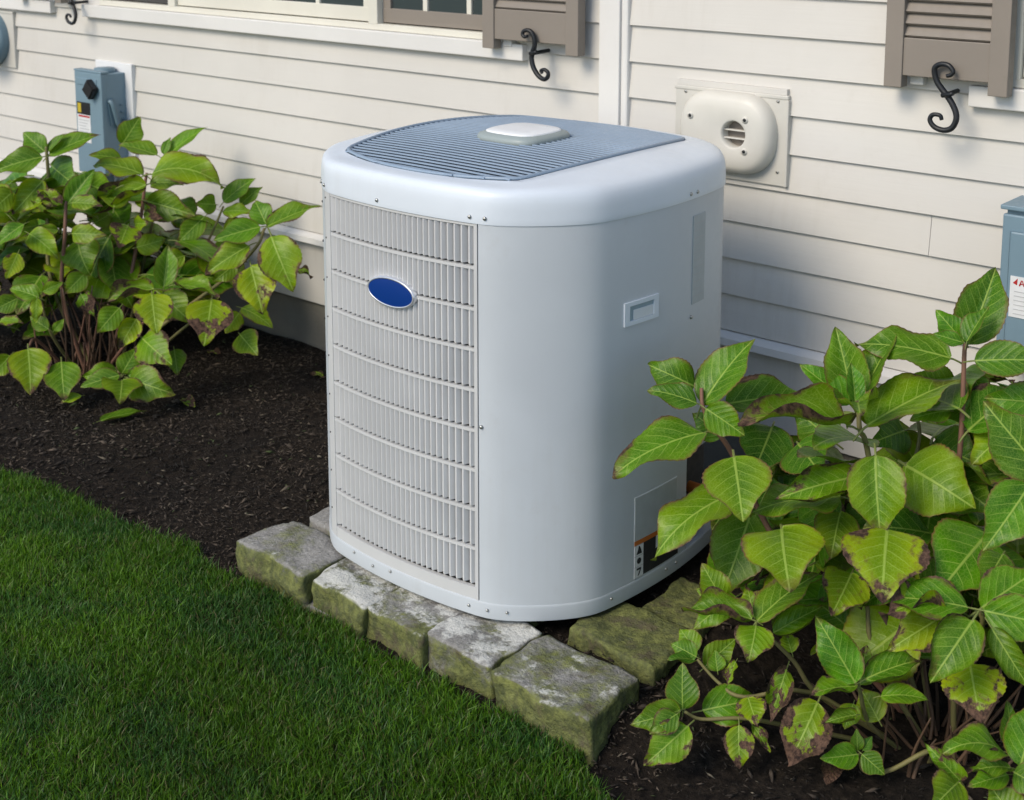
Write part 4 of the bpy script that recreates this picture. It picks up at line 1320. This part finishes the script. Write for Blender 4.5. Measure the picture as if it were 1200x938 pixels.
def in_right(px, py, d):
    top = np.interp(px, [830, 870, 930, 1000, 1060, 1120, 1200, 1300], [560, 540, 520, 500, 470, 440, 430, 430])
    bot = np.interp(px, [830, 900, 960, 1050, 1120, 1200, 1300], [700, 760, 820, 820, 820, 880, 900])
    return px > 838 and top < py < bot and d > 2.60
fill(hyR, (1.10, .06, .22), (.46, .40, .38), 148, 11, in_right, .175)
# leaves of the shrub's off-frame side, so that it is whole
def in_off(px, py, d): return px > 1215
fill(hyR, (1.28, .05, .24), (.40, .38, .36), 25, 12, in_off, .17)

hyL = tag(empty('hydrangea', (-2.02, .08, GZ)), 'hydrangea with reddish stems and yellowing leaves in the mulch below the long window', 'shrub')
left_leaves = [
 ((53, 178), (27, 155), 26, 4.80, .0, .06, 'n'), ((50, 184), (-8, 202), 26, 4.74, .05, .10, 'n'), ((58, 182), (118, 158), 20, 4.80, .1, .12, 'n'), ((56, 178), (78, 156), 8, 4.80, .0, .1, 'n'), ((60, 194), (92, 220), 40, 4.86, .0, .05, 'n'),
 ((79, 240), (111, 199), 25, 4.62, .0, .06, 'f'), ((73, 238), (43, 224), 19, 4.62, .3, .25, 'n'), ((84, 238), (121, 242), 18, 4.60, .2, .20, 'n'), ((72, 241), (37, 237), 10, 4.6, .3, .6, 'w'),
 ((84, 274), (125, 276), 23, 4.60, .3, .12, 'n'), ((68, 270), (42, 267), 13, 4.62, .2, .1, 'n'), ((50, 212), (14, 252), 38, 4.70, .4, .25, 'c'),
 ((168, 205), (109, 194), 22, 4.84, .25, .12, 'n'), ((178, 204), (262, 221), 33, 4.78, .3, .12, 'd'), ((176, 215), (216, 217), 18, 4.86, .2, .1, 'n'), ((171, 217), (107, 257), 28, 4.72, .35, .34, 'c'),
 ((172, 236), (229, 253), 35, 4.76, .15, .14, 'n'), ((170, 248), (192, 257), 24, 4.74, .4, .9, 'w'), ((196, 183), (243, 149), 15, 4.96, .05, .06, 'n'), ((192, 181), (200, 161), 10, 4.96, .0, .05, 'n'), ((195, 190), (229, 182), 9, 4.94, .2, .2, 'n'),
 ((184, 182), (139, 170), 17, 4.98, .1, .1, 'n'), ((143, 170), (164, 137), 28, 5.10, .05, .06, 'n'), ((142, 186), (104, 182), 16, 5.0, .15, .1, 'n'), ((150, 264), (139, 291), 35, 4.66, .35, .62, 'n'), ((158, 262), (174, 262), 18, 4.68, .3, .1, 'n'),
 ((313, 266), (376, 241), 20, 4.62, .1, .14, 'n'), ((312, 263), (299, 236), 26, 4.64, .0, .05, 'n'), ((305, 266), (250, 282), 27, 4.56, .0, .05, 'n'), ((318, 277), (344, 342), 46, 4.52, .35, .22, 'n'), ((294, 312), (308, 369), 46, 4.50, .6, .32, 'n'),
 ((292, 288), (240, 323), 29, 4.54, .3, .15, 'n'), ((276, 309), (249, 331), 24, 4.60, .2, .1, 'n'), ((262, 237), (300, 209), 20, 4.80, .05, .06, 'n'), ((282, 240), (308, 219), 15, 4.82, .0, .05, 'n'), ((253, 240), (229, 239), 22, 4.80, .1, .1, 'n'),
 ((262, 248), (297, 249), 16, 4.78, .25, .15, 'n'), ((240, 254), (206, 287), 24, 4.74, .1, .1, 'n'), ((192, 336), (197, 287), 27, 4.48, .05, .06, 'f'), ((180, 339), (119, 360), 20, 4.46, .2, .28, 'c'), ((178, 345), (184, 392), 41, 4.42, .50, .30, 'n'),
 ((206, 334), (257, 349), 18, 4.46, .15, .24, 'c'), ((188, 345), (224, 378), 36, 4.52, .25, .16, 'n'), ((248, 351), (239, 406), 50, 4.44, .5, .45, 'n'), ((283, 361), (320, 386), 20, 4.56, .2, .14, 'n'), ((280, 367), (264, 391), 24, 4.52, .5, .1, 'n'),
 ((281, 392), (302, 417), 31, 4.50, .2, .08, 'n'), ((160, 374), (139, 409), 31, 4.46, .6, .26, 'c'), ((166, 396), (202, 428), 40, 4.44, .2, .24, 'n'), ((204, 410), (208, 440), 24, 4.46, .15, .14, 'n'),
 ((143, 438), (161, 407), 26, 4.42, .1, .05, 'n'), ((137, 434), (97, 442), 23, 4.42, .15, .08, 'd'), ((140, 440), (94, 454), 21, 4.38, .05, .05, 'n'), ((143, 446), (140, 473), 42, 4.36, .2, .08, 'n'), ((150, 441), (175, 432), 13, 4.40, .05, .1, 'n'), ((152, 444), (205, 462), 36, 4.38, .15, .14, 'd'),
 ((33, 409), (36, 463), 46, 4.44, .40, .12, 'n'), ((72, 424), (76, 470), 38, 4.44, .1, .10, 'n'), ((12, 417), (-12, 443), 24, 4.5, .3, .1, 'n'), ((140, 361), (114, 391), 28, 4.54, .1, .05, 'n'), ((95, 464), (71, 473), 10, 4.40, .3, .1, 'n'),
 ((21, 297), (7, 328), 23, 4.56, .7, .24, 'n'), ((34, 274), (69, 304), 25, 4.58, .3, .08, 'd'), ((28, 263), (-6, 290), 18, 4.52, .0, .1, 'n'), ((46, 349), (11, 339), 19, 4.52, .1, .05, 'n'), ((43, 350), (42, 379), 15, 4.50, .5, .2, 'n'), ((50, 342), (74, 331), 15, 4.54, .2, .05, 'n'),
 ((57, 386), (35, 371), 17, 4.50, .1, .0, 'n'), ((63, 388), (75, 374), 11, 4.50, .1, .0, 'n'), ((0, 377), (28, 379), 12, 4.48, .3, .3, 'n'), ((120, 300), (145, 285), 20, 4.72, .2, .1, 'n'), ((160, 290), (195, 280), 26, 4.72, .3, .1, 'n'), ((15, 225), (-12, 250), 30, 4.7, .3, .1, 'n'),
 ((100, 215), (140, 228), 34, 4.86, .1, .05, 'n'), ((150, 225), (120, 235), 26, 4.84, .2, .05, 'n'), ((222, 262), (200, 250), 22, 4.84, .25, .15, 'n'), ((216, 300), (185, 310), 24, 4.66, .3, .1, 'n'), ((345, 317), (366, 326), 9, 4.66, .3, 1.4, 'w'), ((262, 270), (290, 262), 24, 4.76, .3, .2, 'n'),
 ((110, 262), (130, 250), 22, 4.72, .2, .05, 'n'), ((100, 320), (75, 345), 24, 4.64, .2, .1, 'n'), ((20, 350), (-10, 365), 22, 4.56, .1, .1, 'n'), ((95, 345), (110, 370), 22, 4.62, .1, .9, 'w'),
]
for b, tp, w_, dp, ye, br, kd in left_leaves:
    hero(hyL, b, tp, w_, dp, ye * 1.2 + .08, br * 1.35 + .04, kd)
LB = lambda dx, dy: Vector((-2.0 + dx, .06 + dy, GZ - .02))
S(hyL, LB(-.02, .02), [(60, 330, 4.76), (57, 216, 4.80), (55, 184, 4.80), (54, 172, 4.80)], .008, .005, 'stem_green')
S(hyL, LB(-.01, -.02), [(74, 350, 4.66), (76, 277, 4.62), (77, 244, 4.62), (78, 236, 4.62)], .008, .005, 'stem_red')
S(hyL, LB(.02, .03), [(150, 340, 4.74), (164, 262, 4.78), (170, 215, 4.80), (172, 203, 4.80)], .008, .005, 'stem_red')
S(hyL, LB(.05, .06), [(170, 300, 4.86), (188, 215, 4.95), (190, 184, 4.96)], .007, .004)
S(hyL, LB(.05, .0), [(180, 390, 4.66), (260, 330, 4.60), (300, 290, 4.60), (310, 268, 4.62)], .008, .005)
S(hyL, LB(.05, .03), [(190, 370, 4.70), (240, 290, 4.76), (262, 242, 4.80)], .007, .004)
S(hyL, LB(.04, -.02), [(150, 400, 4.60), (178, 365, 4.50), (182, 342, 4.48)], .007, .004, 'stem_red')
S(hyL, LB(.04, -.04), [(170, 420, 4.58), (215, 385, 4.52), (230, 372, 4.50)], .007, .004)
S(hyL, LB(.02, -.05), [(120, 455, 4.50), (144, 441, 4.42)], .006, .004)
S(hyL, LB(-.03, -.05), [(45, 400, 4.56), (33, 407, 4.48)], .006, .004, 'stem_red')
S(hyL, LB(-.02, -.03), [(62, 395, 4.60), (46, 346, 4.54)], .006, .004)
for k in range(34):
    a = rnd.uniform(0, 6.28); r = rnd.uniform(0, .14)
    b = Vector((-2.0 + r * math.cos(a), .06 + r * math.sin(a), GZ - .02))
    tip = b + Vector((rnd.uniform(-.12, .12) + math.cos(a) * .06, rnd.uniform(-.1, .1), rnd.uniform(.15, .42)))
    stem(hyL, [b, (b + tip) / 2 + Vector((rnd.uniform(-.02, .02), rnd.uniform(-.02, .02), 0)), tip], rnd.uniform(.003, .006), .002, rnd.choice(['stem_dead', 'stem_dead', 'stem_red']))
def in_left(px, py, d):
    top = np.interp(px, [-200, 0, 60, 150, 200, 260, 300], [190, 205, 205, 205, 235, 260, 300])
    bot = np.interp(px, [-200, 0, 60, 120, 200, 260, 300], [440, 420, 385, 380, 390, 365, 340])
    return px < 300 and top < py < bot and d > 4.62
fill(hyL, (-2.1, .16, .24), (.66, .42, .38), 172, 21, in_left, .205)
def in_offl(px, py, d): return px < -15
fill(hyL, (-2.45, .05, .22), (.35, .40, .34), 30, 22, in_offl, .18)

# ---------------------------------------------------------------- small things on the ground
def fallen(px, py, px2, py2, wpx, ye, br, kind, label):
    P0 = Vector(un(px, py, 2, GZ + .012)); P1 = Vector(un(px2, py2, 2, GZ + .014))
    e = empty('tmp', (0, 0, 0))
    o = put_leaf(e, P0 + UP * .008, P1 + UP * .010, wpx / (F / project(P0)[2]) / .53 * 1.3, Vector((.1, -.2, 1)), kind, ye, br)
    o.matrix_basis = o.matrix_basis @ Matrix.Diagonal((1, 1, .35, 1))
    mw = Matrix(o.matrix_basis)
    o.parent = None
    o.matrix_parent_inverse = Matrix.Identity(4)
    o.matrix_basis = mw
    bpy.data.objects.remove(e)
    o.name = 'fallen_leaf'
    return tag(o, label, 'leaf', 'fallen leaves on the mulch')
fallen(118, 496, 172, 485, 14, .15, .05, 'c', 'long green fallen leaf lying flat on the open mulch')
fallen(979, 898, 968, 926, 22, .3, 5.0, 'w', 'dry pinkish brown fallen leaf under the small sprout at the large hydrangea')
fallen(366, 440, 380, 446, 9, .6, 5.0, 'w', 'small orange brown fallen leaf on mulch close to the louvred cabinet')
fallen(246, 414, 258, 418, 10, .4, 5.0, 'w', 'crumpled brown leaf scrap on mulch near the concrete foundation')
fallen(215, 470, 228, 482, 12, .4, 5.0, 'w', 'dull brown leaf scrap in the middle of the open mulch')
# black drain pipe end half hidden in the far shrub
dp = at(133, 318, 4.92)
pipe = tag(empty('drain_pipe', (dp.x, dp.y, dp.z - .07)), 'black corrugated drain pipe end half hidden among the far hydrangea stems', 'pipe')
axd = Vector((.55, -.80, .12)).normalized()
pp = [dp + axd * q for q in (.04, .03, .02, .01, 0, -.01, -.02, -.04, -.06, -.08, -.10, -.2)]
dnw = dp - axd * .2
tube('pipe_wall', pp + [dnw + Vector((0, .05, -.08)), Vector((dnw.x, dnw.y + .08, GZ - .05))], [.062, .066, .06, .066, .06, .066, .06, .066, .06, .066, .06, .062, .06, .06], M['black'], pipe, 20)
v, f = loft([[dp + axd * .042 + (Vector((axd.y, -axd.x, 0)).normalized() * math.cos(k * .2618) + Vector((axd.y, -axd.x, 0)).normalized().cross(axd) * math.sin(k * .2618)) * r for k in range(24)] for r in (.066, .052)])
mesh('pipe_rim', v, f, M['black'], pipe)
